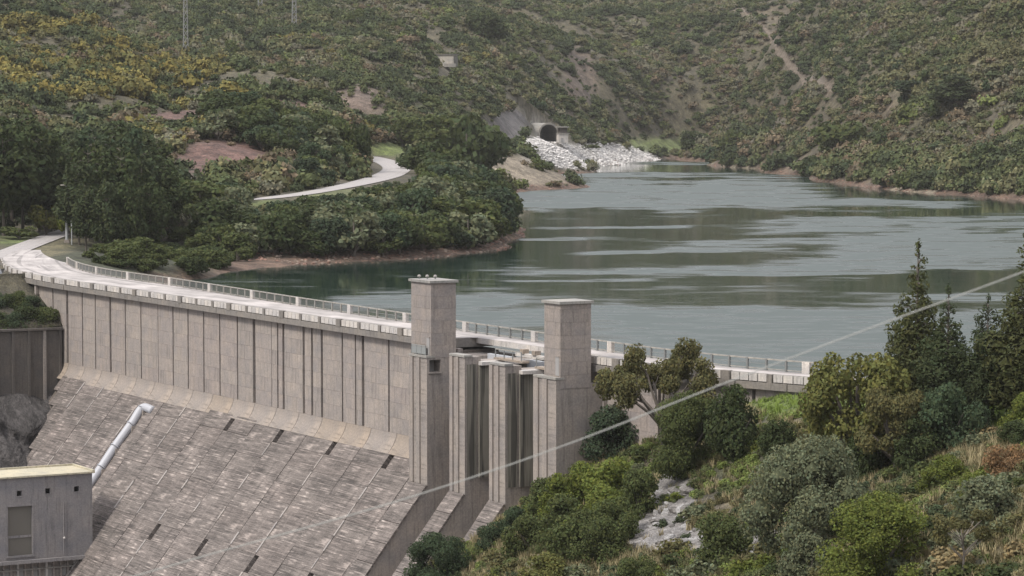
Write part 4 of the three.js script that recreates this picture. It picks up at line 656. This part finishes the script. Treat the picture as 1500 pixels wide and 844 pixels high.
// low shrubs filling the slope: the larger ones singly, the rest as undergrowth
const lowGeo = [301, 302, 303].map((s) => { const k = bushKind(s, { n: 9, r: 0.7, lobe: 0.42, leaf: { size: 0.085, per: 700 } }); return k.crown; });
const rngL = rngOf(411); let madeLow = 0;
const lowKinds = [['mid', 'green'], ['olive', 'olive'], ['dark', 'dark green'], ['bright', 'bright green'], ['tan', 'dry straw coloured'], ['grey', 'grey green']];
for (let tries = 0; tries < 4000 && madeLow < 230; tries++) {
  const px = 560 + rngL() * 960, py = 610 + rngL() * 250, p = hitNear(px, py); if (!p) continue; const [u, o] = damCoords(p.x, p.z); if (o < 2 || u < U4R - 2 && o < 9) continue;
  const zn = nearZone(px, py, 0.5); if (zn.grass > 0.4 || zn.rock > 0.5 && rngL() < 0.8) continue;
  const dry = zn.dry > 0.4, r = rngL(), k = dry ? (r < 0.5 ? 4 : r < 0.75 ? 1 : 5) : r < 0.34 ? 0 : r < 0.55 ? 1 : r < 0.76 ? 2 : r < 0.9 ? 3 : 5, h = 0.7 + 1.1 * rngL();
  const m = mesh(lowGeo[tries % 3], LM[lowKinds[k][0]], numbered('low_shrub')); m.position.set(p.x, hNear(p.x, p.z) - 0.12, p.z); m.scale.set(h * (0.9 + 0.5 * rngL()), h, h * (0.9 + 0.5 * rngL())); m.rotation.y = rngL() * 6.28; scene.add(m); tag(m, `low ${lowKinds[k][1]} shrub scattered on the slope in front of the dam`, 'shrub', `low ${lowKinds[k][1]} shrubs on the slope`); madeLow++;
}
function stuff(name, label, geo, mat, items) {
  const im = new THREE.InstancedMesh(geo, mat, items.length), q = new THREE.Quaternion(), e = new THREE.Euler(), m4 = new THREE.Matrix4(), s = V(1, 1, 1), c = C(1, 1, 1);
  items.forEach((t, i) => { e.set(0, t.r, 0); q.setFromEuler(e); s.set(t.s * (t.w || 1), t.s * (t.h || 1), t.s * (t.w || 1)); m4.compose(t.p, q, s); im.setMatrixAt(i, m4); im.setColorAt(i, c.setRGB(...t.c)); });
  shade(im); im.name = numbered(name); scene.add(im); return tag(im, label, null, null, 'stuff');
}
{
  const lists = [[], [], []], grass = []; const rng = rngOf(517), tone = { green: [0.085, 0.10, 0.042], dark: [0.05, 0.065, 0.034], tan: [0.25, 0.21, 0.12], olive: [0.12, 0.11, 0.055], bright: [0.12, 0.15, 0.045], grass: [0.16, 0.215, 0.05] };
  for (let k = 0; k < 66000; k++) {
    const x = -30 + rng() * 112, z = -300 + rng() * 160, d = -z; if (Math.abs(x) > d * 0.23 + 8) continue; const [u, o] = damCoords(x, z); if (o < 1 && u < UEND) continue; if (u < U1 + 3 || (u < U4R && o < 8) || o < -12) continue;
    const y = hNear(x, z), [px, py] = proj(x, y, z); if (py > 900 || py < 540) continue; const kk = fbm(x / 3, z / 3, 3, 207), zn = nearZone(px, py, kk), v = 0.75 + 0.5 * rng();
    if (zn.rock > 0.55 && rng() < 0.93) continue;
    if (zn.grass > 0.4) { grass.push({ p: V(x, y, z), s: 0.28 + 0.2 * rng(), r: rng() * 6, c: tone.grass.map((q) => q * v) }); continue; }
    const dryW = (zn.dry || 0) > 0.35 || fbm(x / 6, z / 6, 3, 221) > 0.6; if (dryW ? rng() < 0.75 : rng() < 0.28) { grass.push({ p: V(x, y, z), s: 0.45 + 0.45 * rng(), r: rng() * 6, c: (rng() < (dryW ? 0.75 : 0.4) ? tone.tan : tone.olive).map((q) => q * v) }); continue; }
    if (rng() < 0.55) continue; const n = fbm(x / 8, z / 8, 3, 223); lists[k % 3].push({ p: V(x, y - 0.05, z), s: 0.35 + 0.55 * rng(), r: rng() * 6.28, c: (n > 0.58 ? tone.bright : n > 0.47 ? tone.green : rng() < 0.5 ? tone.olive : tone.dark).map((q) => q * v) });
  }
  const um = new THREE.MeshPhysicalMaterial({ vertexColors: true, roughness: 0.95, specularIntensity: 0.12, side: THREE.DoubleSide });
  lists.forEach((l, i) => stuff('undergrowth', 'low tangled undergrowth covering the slope in front of the dam', lowGeo[i], um, l));
  const bl = []; const r2 = rngOf(31); for (let k = 0; k < 16; k++) { const a = r2() * 6.28, l = 0.7 + 0.5 * r2(), b = 0.25 + 0.6 * r2(), w = 0.06, dx = Math.cos(a), dz = Math.sin(a), ox = (r2() - 0.5) * 0.7, oz = (r2() - 0.5) * 0.7; bl.push([ox - dz * w, -0.05, oz + dx * w, ox + dz * w, -0.05, oz - dx * w, ox + dx * b * l, l, oz + dz * b * l]); }
  const gg = new THREE.BufferGeometry(); gg.setAttribute('position', new THREE.Float32BufferAttribute(bl.flat(), 3)); gg.setAttribute('color', new THREE.Float32BufferAttribute(new Array(bl.length * 9).fill(1), 3)); gg.computeVertexNormals();
  stuff('grass', 'green and straw coloured grass on the slope in front of the dam', gg, um, grass);
}
// pale rocks showing through the slope
{
  const rng = rngOf(613), rockGeo = [0, 1, 2, 3].map((s) => { const g = new THREE.IcosahedronGeometry(1, 1), p = g.attributes.position; for (let i = 0; i < p.count; i++) { const x = p.getX(i), y = p.getY(i), z = p.getZ(i), k = 0.7 + 0.6 * noise2(x * 1.6 + s * 7 + 20, y * 1.6 + z * 2.1 + 20, 300 + s); p.setXYZ(i, x * k, y * k * 0.6, z * k); } g.computeVertexNormals(); return g; });
  M.rock = [std({ color: C(0.36, 0.34, 0.325), map: tGround, bumpMap: tGroundB, bumpScale: 0.1 }), std({ color: C(0.27, 0.25, 0.23), map: tGround, bumpMap: tGroundB, bumpScale: 0.1 }), std({ color: C(0.45, 0.435, 0.42), map: tGround })];
  let n = 0; for (let k = 0; k < 1200 && n < 130; k++) { const z = nearZones.filter((q) => q[4] === 'rock')[k % 4], px = z[0] + (rng() - 0.5) * 2 * z[2], py = z[1] + (rng() - 0.5) * 2 * z[3], p = hitNear(px, py); if (!p) continue; n++;
    const m = mesh(rockGeo[k % 4], M.rock[Math.floor(rng() * 3)], numbered('rock')), s = 0.22 + 0.75 * rng() * rng(); m.position.set(p.x, hNear(p.x, p.z) + 0.02, p.z); m.scale.set(s * (0.8 + 0.7 * rng()), s * 0.8, s); m.rotation.set(rng() * 0.5, rng() * 6, rng() * 0.5); scene.add(m); tag(m, 'pale broken rock lying on the bare part of the slope', 'rock', 'pale rocks on the slope'); }
  K.rockGeo = rockGeo;
}

// ---------------------------------------------------------------- left bank trees
// the row of the photograph below which growth in front of the bank road must stay, and the road's distance there
const roadFront = (() => { const t = {}; for (const r of roadPts) { const [px, py] = proj(r.x, r.y, r.z), k = Math.round(px / 4); for (let q = k - 2; q <= k + 2; q++) if (!t[q] || t[q][0] < py) t[q] = [py, -r.z]; } return (px) => px < 350 || px > 628 ? null : px > 584 ? [259, 770] : t[Math.round(px / 4)] || [262, 785]; })();
const hides = (x, y, z, top) => { const [px] = proj(x, y, z), f = roadFront(px); return f && -z < f[1] + 4 && proj(x, y + top, z)[1] < f[0] + 3; };
function putFar(kind, mat, name, label, cat, px, d, top, halfW, group, o = {}) { return put(kind, mat, name, label, cat, px, d, top, halfW, group, Object.assign({ far: true, unit: 0.6 }, o)); }
{
  const rng = rngOf(701);
  // stand of slender trees by the end of the dam
  const st = [[118, 536, 232, 22], [132, 548, 208, 24], [150, 540, 226, 22], [165, 552, 196, 26], [180, 542, 214, 24], [196, 556, 190, 26], [210, 548, 222, 24], [226, 560, 216, 24], [242, 556, 240, 22], [108, 566, 206, 22], [140, 574, 186, 26], [172, 580, 180, 26], [204, 584, 184, 28], [228, 590, 206, 24], [255, 582, 252, 20], [158, 522, 262, 18], [190, 524, 254, 18], [222, 530, 262, 18], [128, 524, 268, 16]];
  st.forEach(([x, d, t, w], i) => putFar(K.midPine[i % 3], [LM.pine, LM.teal, LM.dark][i % 3 === 0 ? 0 : i % 5 === 0 ? 1 : 2], 'slender_tree', 'slender tree with bare lower trunk in the stand by the end of the dam', 'tree', x, d, t, w, 'stand of slender trees by the dam', { unit: 0.19 }));
  const dk = [[-20, 560, 190, 34], [8, 556, 176, 34], [36, 566, 170, 32], [60, 572, 190, 28], [20, 590, 178, 34], [-6, 600, 200, 34], [52, 600, 178, 30], [82, 604, 198, 26]];
  dk.forEach(([x, d, t, w], i) => putFar(K.midPine[(i + 1) % 3], LM.dark, 'dark_tree', 'tall dark tree behind the road junction at the end of the dam', 'tree', x, d, t, w, 'dark trees behind the road junction', { unit: 0.19 }));
  [[70, 560, 296, 26, 'yellow', 'pale yellow green tree behind the road mast'], [30, 548, 330, 30, 'mid', 'low green bush at the road junction'], [105, 552, 300, 18, 'bright', 'light green bush behind the road mast']].forEach(([x, d, t, w, m, l]) => putFar(K.midRound[0], LM[m], 'leafy_tree', l, 'tree', x, d, t, w));
  // wooded spit between road and shore
  const pick = [];
  for (let k = 0; k < 30000 && pick.length < 290; k++) {
    const x = -75 + rng() * 90, z = -(535 + rng() * 225), y = hFar(x, z); if (y < 0.55) continue; const [px, py] = proj(x, y, z); if (px < 285 || px > 738) continue;
    let rd = 1e9, ri = 0; roadPts.forEach((r, i) => { const e = Math.hypot(r.x - x, r.z - z); if (e < rd) { rd = e; ri = i; } }); const r = roadPts[ri]; if (rd < 5.5) continue; if (z < r.z && px < 590) continue; if (px > 480 && px < 600 && rd < 9) continue;
    if (pick.some((q) => Math.hypot(q[0] - x, q[1] - z) < 3.3)) continue; if (px < 330 && py > 380) continue; pick.push([x, z, y, px, rd]);
  }
  pick.forEach(([x, z, y, px, rd], i) => {
    let h = 5 + 4 * rng(); if (rd < 16 && px < 560) h = Math.min(h, 1.6 + rd * 0.34); { const f = roadFront(px); if (f && -z < f[1] + 4) h = Math.min(h, at(px, f[0] + 4 + 12 * rng(), -z).y - y); if (h < 1.0) return; } const m = [LM.dark, LM.mid, LM.teal, LM.dark, LM.grey, LM.mid, LM.blue][Math.floor(rng() * 7)];
    const kind = m === LM.grey ? 'grey green' : m === LM.mid ? 'mid green' : m === LM.teal ? 'blue green' : m === LM.blue ? 'deep bluish' : 'dark green';
    plant(K.midRound[i % 4], m, 'spit_tree', `rounded ${kind} tree on the wooded spit above the shore`, 'tree', V(x, y - 0.3, z), h, h * (0.9 + 0.35 * rng()), rng() * 6.28, `${kind} trees on the wooded spit`);
  });
  // trees that stand out beyond the bend of the road and on the bank
  const so = [[622, 775, 224, 30, 'dark', 'dark round tree at the bend of the bank road'], [590, 960, 172, 34, 'mid', 'broad green tree beyond the bend of the bank road'], [650, 940, 168, 34, 'mid', 'green tree next to the big dark pair by the quarry'], [684, 900, 160, 46, 'dark', 'big dark tree in front of the pale quarry bank'], [716, 930, 178, 26, 'dark', 'smaller dark tree touching the big dark one at the quarry'], [550, 985, 168, 24, 'dark', 'dark tree above the grass beyond the road bend'], [468, 885, 128, 22, 'dark', 'lone dark tree on the red terrace'], [330, 598, 268, 30, 'teal', 'blue green tree standing over the bank road'], [765, 205 + 895, 212, 24, 'mid', 'green bush on top of the tan bank'], [905, 1485, 205, 0, 'grey', ''], [860, 1420, 211, 16, 'mid', 'small green bush on the white rocks']];
  for (const [x, d, t, w, m, l] of so) if (w) putFar(K.midRound[(x | 0) % 4], LM[m], 'round_tree', l, 'tree', x, d, t, w, null, { unit: 0.52 });
  for (let k = 0; k < 130; k++) { const px = 112 + rng() * 235, d = 470 + rng() * 92, b = at(px, 400, d), y = hFar(b.x, b.z), [u, o] = damCoords(b.x, b.z); if (y < 0.2 || o > -11.6 || px < 125 && d > 525) continue; const h = Math.min(1.4 + 2.6 * rng(), o > -18 ? 1.2 + 1.6 * rng() : 9); plant(K.midRound[k % 4], k % 3 ? LM.mid : LM.dark, 'shore_bush', k % 3 ? 'mid green bush on the bank between the dam and the wooded spit' : 'dark bush on the bank between the dam and the wooded spit', 'bush', V(b.x, y - 0.4, b.z), h, h * 1.3, rng() * 6, k % 3 ? 'green bank bushes' : 'dark bank bushes'); }
  // hedge of dark trees along the top of the red cut bank
  for (let k = 0; k < 26; k++) { const px = 255 + k * 10.6 + rng() * 6, d = 735 + rng() * 24 - (px > 480 ? 10 : 0); putFar(K.midRound[k % 4], k % 4 === 3 ? LM.mid : LM.dark, 'bank_tree', 'dark bushy tree along the top of the red cut bank', 'tree', px, d, 176 + rng() * 12 - (px > 380 && px < 500 ? 8 : 0), 15 + rng() * 6, 'trees along the top of the red cut bank', { unit: 0.5 }); }
  // bushes by the left end of the dam, over the retaining wall
  const [fn] = [frame(0)];
  for (let k = 0; k < 16; k++) { const o = 1.5 + (k % 8) * 1.9 + rng(), lv = k < 8, y = lv ? -3.2 : -0.6, u = lv ? -4.2 - rng() * 2 : -8 - rng() * 3, h = 2.6 + 1.6 * rng(); const p = V(A0.x + T0.x * u - T0.z * o, y - 0.3, A0.z + T0.z * u + T0.x * o); plant(K.bush[k % 4], k % 3 === 0 ? LM.mid : k % 3 === 1 ? LM.dark : LM.teal, 'bank_bush', 'dark green bush on the bank over the stained retaining wall', 'bush', p, h, h * 1.15, rng() * 6, 'bushes over the retaining wall'); }
}
// ---------------------------------------------------------------- scrub on the hills
{
  const rng = rngOf(801), scrubGeo = [401, 402, 403].map((s) => { const r = rngOf(s), lobes = []; for (let k = 0; k < 6; k++) { const a = r() * 6.28, q = 0.5 * Math.sqrt(r()); lobes.push({ x: Math.cos(a) * q, y: 0.3 + 0.35 * r(), z: Math.sin(a) * q, r: 0.34 + 0.2 * r(), f: 0.9 }); } return leaves(r, lobes, { size: 0.115, per: 125, core: 0.74, vary: 0.3, aspect: 1.3 }); });
  const lists = [[], [], []]; const cols = { dark: [0.050, 0.062, 0.032], green: [0.080, 0.094, 0.042], olive: [0.112, 0.110, 0.056], grey: [0.128, 0.122, 0.082], brown: [0.132, 0.104, 0.068], gorse: [0.160, 0.138, 0.044], gorse2: [0.125, 0.116, 0.044], fresh: [0.112, 0.132, 0.045] };
  const big = []; let count = 0;
  for (let k = 0; k < 200000; k++) {
    const d = Math.sqrt(lerp(560 * 560, 2050 * 2050, rng())), x = (rng() - 0.5) * 2 * (d * 0.205 + 12), z = -d; const y = hFar(x, z); if (y < 0.9) continue;
    const [px, py] = proj(x, y, z); if (py < -40 || py > 400) continue; if (d < 700 && px < 300) { if (rng() < 0.4) continue; }
    let rd = 1e9; if (d < 980 && px < 640) { for (let i = 0; i < roadPts.length; i += 2) rd = Math.min(rd, Math.hypot(roadPts[i].x - x, roadPts[i].z - z)); if (rd < 5) continue; } if (nearTrack(x, z) < 1.9) continue;
    const kk = fbm(x / 11, z / 11, 3, 91), zn = zoneAt(px, py, kk); const bare = Math.max(zn.red || 0, (zn.pink || 0) * 0.9, zn.white || 0, zn.rock || 0, (zn.grass || 0) * 0.97, (zn.tan || 0) * 0.97); if (rng() < bare) continue;
    if (px > 636 && px < 676 && py > 90 && py < 118 && d < 1345 && d > 1250) continue;
    if (fbm(x / 20 + 40, z / 26, 3, 823) > 0.57 && rng() < 0.8) continue;
    if (Math.hypot(x - tunnelAt.x, z - tunnelAt.z) < 20 || (d < 1400 && d > 1250 && px > 770 && px < 850 && py < 232)) continue;
    const right = sstep(1150, 1350, px), n = fbm(x / 34, z / 34, 3, 811), n2 = fbm(x / 9, z / 9, 2, 813); let c;
    if (zn.gorse && rng() < zn.gorse * sstep(0.40, 0.56, n2)) c = rng() < 0.55 ? cols.gorse : cols.gorse2;
    else if (zn.brush && rng() < zn.brush) c = rng() < 0.55 ? cols.brown : rng() < 0.5 ? cols.dark : cols.olive;
    else { const q = n * 0.62 + fbm(x / 6.5, z / 6.5, 2, 829) * 0.40 + rng() * 0.16 - 0.06 + right * 0.07; c = q < 0.46 ? cols.dark : q < 0.56 ? cols.green : q < 0.63 ? cols.olive : q < 0.70 ? cols.grey : q < 0.76 ? cols.brown : cols.fresh; if ((zn.dry || 0) > 0.3 && rng() < 0.5) c = cols.olive; }
    if (py > 235 && px > 1000 && c === cols.grey) c = cols.green;
    const v = 0.78 + 0.4 * rng(), s = (0.55 + 1.75 * Math.pow(rng(), 2.6)) * (n2 > 0.6 ? 1.4 : 1) * (y < 12 && px > 1000 ? 1.35 : 1);
    if (px > 535 && px < 594 && d > 690 && d < 935) continue;
    if (px > 350 && px < 630 && d < 800 && hides(x, y, z, 1.5 * s * 1.7)) continue;
    const item = { p: V(x, y - 0.12 * s, z), s: s * 1.7, h: 0.8 + 0.5 * rng(), r: rng() * 6.28, c: c.map((q) => q * v * 0.95) };
    if (big.length < 260 && s > 1.9 && hash2(k, 3, 3) < 0.15 && px > -20 && px < 1520 && py > 0) big.push(item); else { lists[k % 3].push(item); count++; }
  }
  console.log('scrub', count, big.length);
  const sm = new THREE.MeshPhysicalMaterial({ vertexColors: true, roughness: 0.95, specularIntensity: 0.12, side: THREE.DoubleSide }); lists.forEach((l, i) => stuff('scrub', 'low mixed scrub and gorse covering the hills round the reservoir', scrubGeo[i], sm, l));
  big.forEach((t, i) => { const dk = i % 3; const m = mesh(scrubGeo2(i), [LM.dark, LM.mid, LM.teal][dk], numbered('hill_bush')); m.position.copy(t.p); m.scale.setScalar(t.s * 1.25); m.rotation.y = t.r; scene.add(m); tag(m, ['large dark green bush among the scrub on the hills', 'large mid green bush among the scrub on the hills', 'large blue green bush among the scrub on the hills'][dk], 'bush', ['dark hill bushes', 'mid green hill bushes', 'blue green hill bushes'][dk]); });
  // single trees that stand out on the right hand hill
  [[1333, 1175, 118, 26, 'teal', 'round blue green tree on the right hand hill'], [1395, 1090, 108, 22, 'pine', 'tall pine with bare trunk on the right hand hill'], [1015, 1560, 192, 16, 'dark', 'dark bush at the head of the cove'], [1225, 1165, 178, 34, 'mid', 'large spreading tree above the red shore'], [712, 1500, 20, 26, 'dark', 'dark tree high above the little shed']].forEach(([x, d, t, w, m, l]) => putFar(m === 'pine' ? K.midPine[0] : K.midRound[1], LM[m], 'hill_tree', l, 'tree', x, d, t, w, null, { unit: m === 'pine' ? 0.17 : 0.5 }));
}
function scrubGeo2(i) { scrubGeo2.c ||= [411, 412, 413].map((s) => bushKind(s, { n: 10, r: 0.8, lobe: 0.42, leaf: { size: 0.12, per: 420, core: 0.7 } }).crown); return scrubGeo2.c[i % 3]; }
// rocks: white apron by the tunnel and stones along the shore
{
  const rng = rngOf(901), items = []; for (let k = 0; k < 60000 && items.length < 7000; k++) { const d = 1150 + rng() * 480, x = (rng() - 0.4) * d * 0.14, z = -d, y = hFar(x, z); if (y < -0.3) continue; const [px, py] = proj(x, y, z), zn = zoneAt(px, py, fbm(x / 11, z / 11, 3, 91)); if (!(zn.white > 0.4)) continue; const v = 0.65 + 0.55 * rng(); items.push({ p: V(x, y, z), s: 0.3 + 0.8 * rng() * rng(), r: rng() * 6, c: [0.47 * v, 0.45 * v, 0.43 * v] }); }
  stuff('rubble', 'white broken rubble spread below the tunnel mouth', K.rockGeo[0], std({ roughness: 1 }), items);
  const sh = []; for (let k = 0; k < 200000 && sh.length < 3200; k++) { const d = 530 + rng() * 1100, x = (rng() - 0.5) * d * 0.40, z = -d, y = hFar(x, z); if (y < -0.1 || y > 1.6) continue; const v = 0.6 + 0.8 * rng(), rr = rng() < 0.5; sh.push({ p: V(x, y, z), s: 0.14 + 0.38 * rng() * rng(), r: rng() * 6, c: rr ? [0.17 * v, 0.10 * v, 0.075 * v] : [0.18 * v, 0.14 * v, 0.11 * v] }); }
  stuff('shore_stones', 'reddish and grey stones along the waterline', K.rockGeo[1], std({ roughness: 1 }), sh);
}
// ---------------------------------------------------------------- tunnel mouth, shed, poles, cable
{
  const t = thing('tunnel_portal', 'concrete tunnel mouth above the white rock apron', 'tunnel', tunnelAt.clone()); const B = (z0) => basis(TSIDE, V(0, 1, 0), TDIR, tunnelAt.clone().addScaledVector(TDIR, z0));
  const ring = (ri, ro, n = 24) => { const s = new THREE.Shape(); s.moveTo(-ro, -1); s.lineTo(-ro, 4); s.absarc(0, 4, ro, Math.PI, 0, true); s.lineTo(ro, -1); s.lineTo(ri, -1); s.lineTo(ri, 4); s.absarc(0, 4, ri, 0, Math.PI, false); s.lineTo(-ri, -1); s.closePath(); return s; };
  M.portal = conc(0.350, 0.343, 0.322); part(t, 'arch', new THREE.ExtrudeGeometry(ring(4.4, 5.2), { depth: 1.2, bevelEnabled: false, curveSegments: 20 }).applyMatrix4(B(0)), M.portal);
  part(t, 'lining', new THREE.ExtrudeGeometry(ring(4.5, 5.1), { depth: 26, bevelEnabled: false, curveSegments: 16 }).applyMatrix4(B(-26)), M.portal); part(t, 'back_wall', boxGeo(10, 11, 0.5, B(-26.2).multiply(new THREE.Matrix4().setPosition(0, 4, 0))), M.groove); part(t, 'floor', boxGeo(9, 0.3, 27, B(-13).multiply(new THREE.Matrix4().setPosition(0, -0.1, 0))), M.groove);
  part(t, 'wing_wall', boxGeo(2.6, 5.5, 1.4, B(0.4).multiply(new THREE.Matrix4().setPosition(6.4, 2.2, 0))), M.white); part(t, 'wing_wall', boxGeo(1.6, 5, 1.4, B(0.4).multiply(new THREE.Matrix4().setPosition(-5.9, 2, 0))), M.portal);
  const hp = at(822, 203, 1396); hp.y = tunnelAt.y - 0.3; const h = thing('control_hut', 'small flat roofed concrete hut beside the tunnel mouth', 'hut', hp), HB = (x, y, z) => basis(TSIDE, V(0, 1, 0), TDIR, hp.clone().addScaledVector(TSIDE, x).addScaledVector(TDIR, z).setY(hp.y + y));
  part(h, 'wall', boxGeo(4.6, 4.2, 4, HB(0.6, 2.1, 0)), M.white); part(h, 'doorway_shade_panel', boxGeo(1.3, 2.2, 0.1, HB(-0.1, 1.3, 2.03)), M.dark); part(h, 'upper_wall', boxGeo(3.8, 3, 3, HB(0.9, 5.7, -0.5)), M.darkConc); part(h, 'roof', boxGeo(5.6, 0.6, 4.4, HB(0.4, 7.5, 0)), M.portal); part(h, 'ledge', boxGeo(5.4, 0.5, 4.6, HB(0.8, 4.4, 0)), M.portal);  // doorway is a flat grey panel, coloured for the dark inside
}
{
  const b = hitFar(655, 99, 1100); b.y = hFar(b.x, b.z) + 0.6; const s = thing('shed', 'small pale flat roofed shed alone on the hillside', 'shed', b); const dirx = V(0.96, 0, 0.28), dz = V(-0.28, 0, 0.96), B = (x, y, z) => basis(dirx, V(0, 1, 0), dz, b.clone().addScaledVector(dirx, x).addScaledVector(dz, z).setY(b.y + y));
  M.shed = conc(0.546, 0.525, 0.476); M.shedR = conc(0.210, 0.210, 0.196); part(s, 'wall', boxGeo(8, 5.6, 6, B(0, 2.6, 0)), M.shed); part(s, 'side_wall', boxGeo(0.25, 4.6, 5.4, B(4.14, 2.2, 0)), M.shedR); part(s, 'roof', boxGeo(9, 0.35, 7, B(0, 5.2, 0)), M.shedR); part(s, 'apron_wall', boxGeo(5.4, 1.6, 1, B(2.6, 0.2, 3.6)), M.portal); part(s, 'door', boxGeo(1.1, 2.2, 0.08, B(-2.6, 1.4, 3.03)), M.fascia);
}
{ // road mast with a flat lamp head
  const b = at(98, 362, 536); b.y = hFar(b.x, b.z) - 0.3; const top = at(98, 272, 536).y, m = thing('road_mast', 'tall grey lamp mast where the road meets the dam', 'lamp post', b); M.mast = std({ color: C(0.33, 0.34, 0.34), roughness: 0.6 });
  part(m, 'pole', tube([b, V(b.x, (b.y + top) / 2, b.z), V(b.x, top, b.z)], [0.3, 0.24, 0.2], 12), M.mast); part(m, 'lamp_head', boxGeo(1.9, 0.22, 0.7, new THREE.Matrix4().setPosition(b.x - 0.1, top + 0.1, b.z)), M.rail); part(m, 'base', boxGeo(0.9, 0.9, 0.9, new THREE.Matrix4().setPosition(b.x, b.y + 0.4, b.z)), M.pier); part(m, 'switch_box', boxGeo(0.7, 3.6, 0.5, new THREE.Matrix4().setPosition(b.x + 0.28, top - 3.6, b.z + 0.1)), M.railDark);
  const q = at(105, 362, 533); q.y = hFar(q.x, q.z) - 0.2; const m2 = thing('post', 'thin grey post close beside the lamp mast', 'post', q); part(m2, 'shaft', tube([q, V(q.x, q.y + 4.2, q.z)], 0.11, 8), M.mast); part(m2, 'cap', new THREE.SphereGeometry(0.16, 8, 6).translate(q.x, q.y + 4.25, q.z), M.mast);
  const w = at(78, 345, 575); w.y = hFar(w.x, w.z) - 0.3; const m3 = thing('wooden_pole', 'weathered wooden pole among the dark trees', 'pole', w); part(m3, 'shaft', tube([w, V(w.x, at(78, 245, 575).y, w.z)], [0.16, 0.11], 8), BARKPALE); part(m3, 'crossarm', boxGeo(1.6, 0.14, 0.14, new THREE.Matrix4().setPosition(w.x, at(78, 249, 575).y, w.z)), BARKPALE);
}
function pylon(px, py, d, H, label) {
  const b = hitFar(px, py, d - 120); b.y = hFar(b.x, b.z) - 0.4; const t = thing('lattice_pylon', label, 'pylon', b, 'lattice pylons'); M.pylon ||= std({ color: C(0.20, 0.20, 0.195), roughness: 0.6 });
  const w0 = 1.5, w1 = 0.7, X = (k, y) => { const w = lerp(w0, w1, y / H), a = k * Math.PI / 2 + 0.6; return V(b.x + Math.cos(a) * w, b.y + y, b.z + Math.sin(a) * w); };
  for (let k = 0; k < 4; k++) part(t, 'leg', tube([X(k, 0), X(k, H)], 0.11, 5), M.pylon);
  const n = 12; for (let k = 0; k < 4; k++) { const gs = []; for (let i = 0; i < n; i++) gs.push(tube([X(k, H * i / n), X(k + 1, H * (i + 1) / n)], 0.07, 4), tube([X(k + 1, H * i / n), X(k, H * (i + 1) / n)], 0.07, 4)); part(t, 'bracing', mergeGeometries(gs), M.pylon); }
  for (const y of [H * 0.82, H * 0.9, H * 0.97]) part(t, 'crossarm', boxGeo(8, 0.3, 0.3, new THREE.Matrix4().setPosition(b.x, b.y + y, b.z)), M.pylon);
}
pylon(272, 84, 1000, 34, 'lattice pylon rising from the ridge of the gorse hill'); pylon(381, 16, 1440, 32, 'lattice pylon high on the second hill above the terraces'); pylon(431, 44, 1370, 30, 'lattice pylon lower on the second hill, next one down the line');
{
  const pts = [[-260, 925, 47], [100, 868, 45], [330, 806, 44], [560, 741, 43], [720, 690, 42.5], [850, 644, 42], [1050, 566, 41.5], [1250, 490, 41], [1500, 398, 40], [1750, 300, 39]].map((p) => at(...p));
  single('power_cable', tube(new THREE.CatmullRomCurve3(pts).getPoints(90), 0.009, 8), std({ color: C(0.29, 0.29, 0.265), roughness: 0.6 }), 'slack grey cable hanging across the view in front of the dam', 'cable');
}

renderer.render(scene, camera);
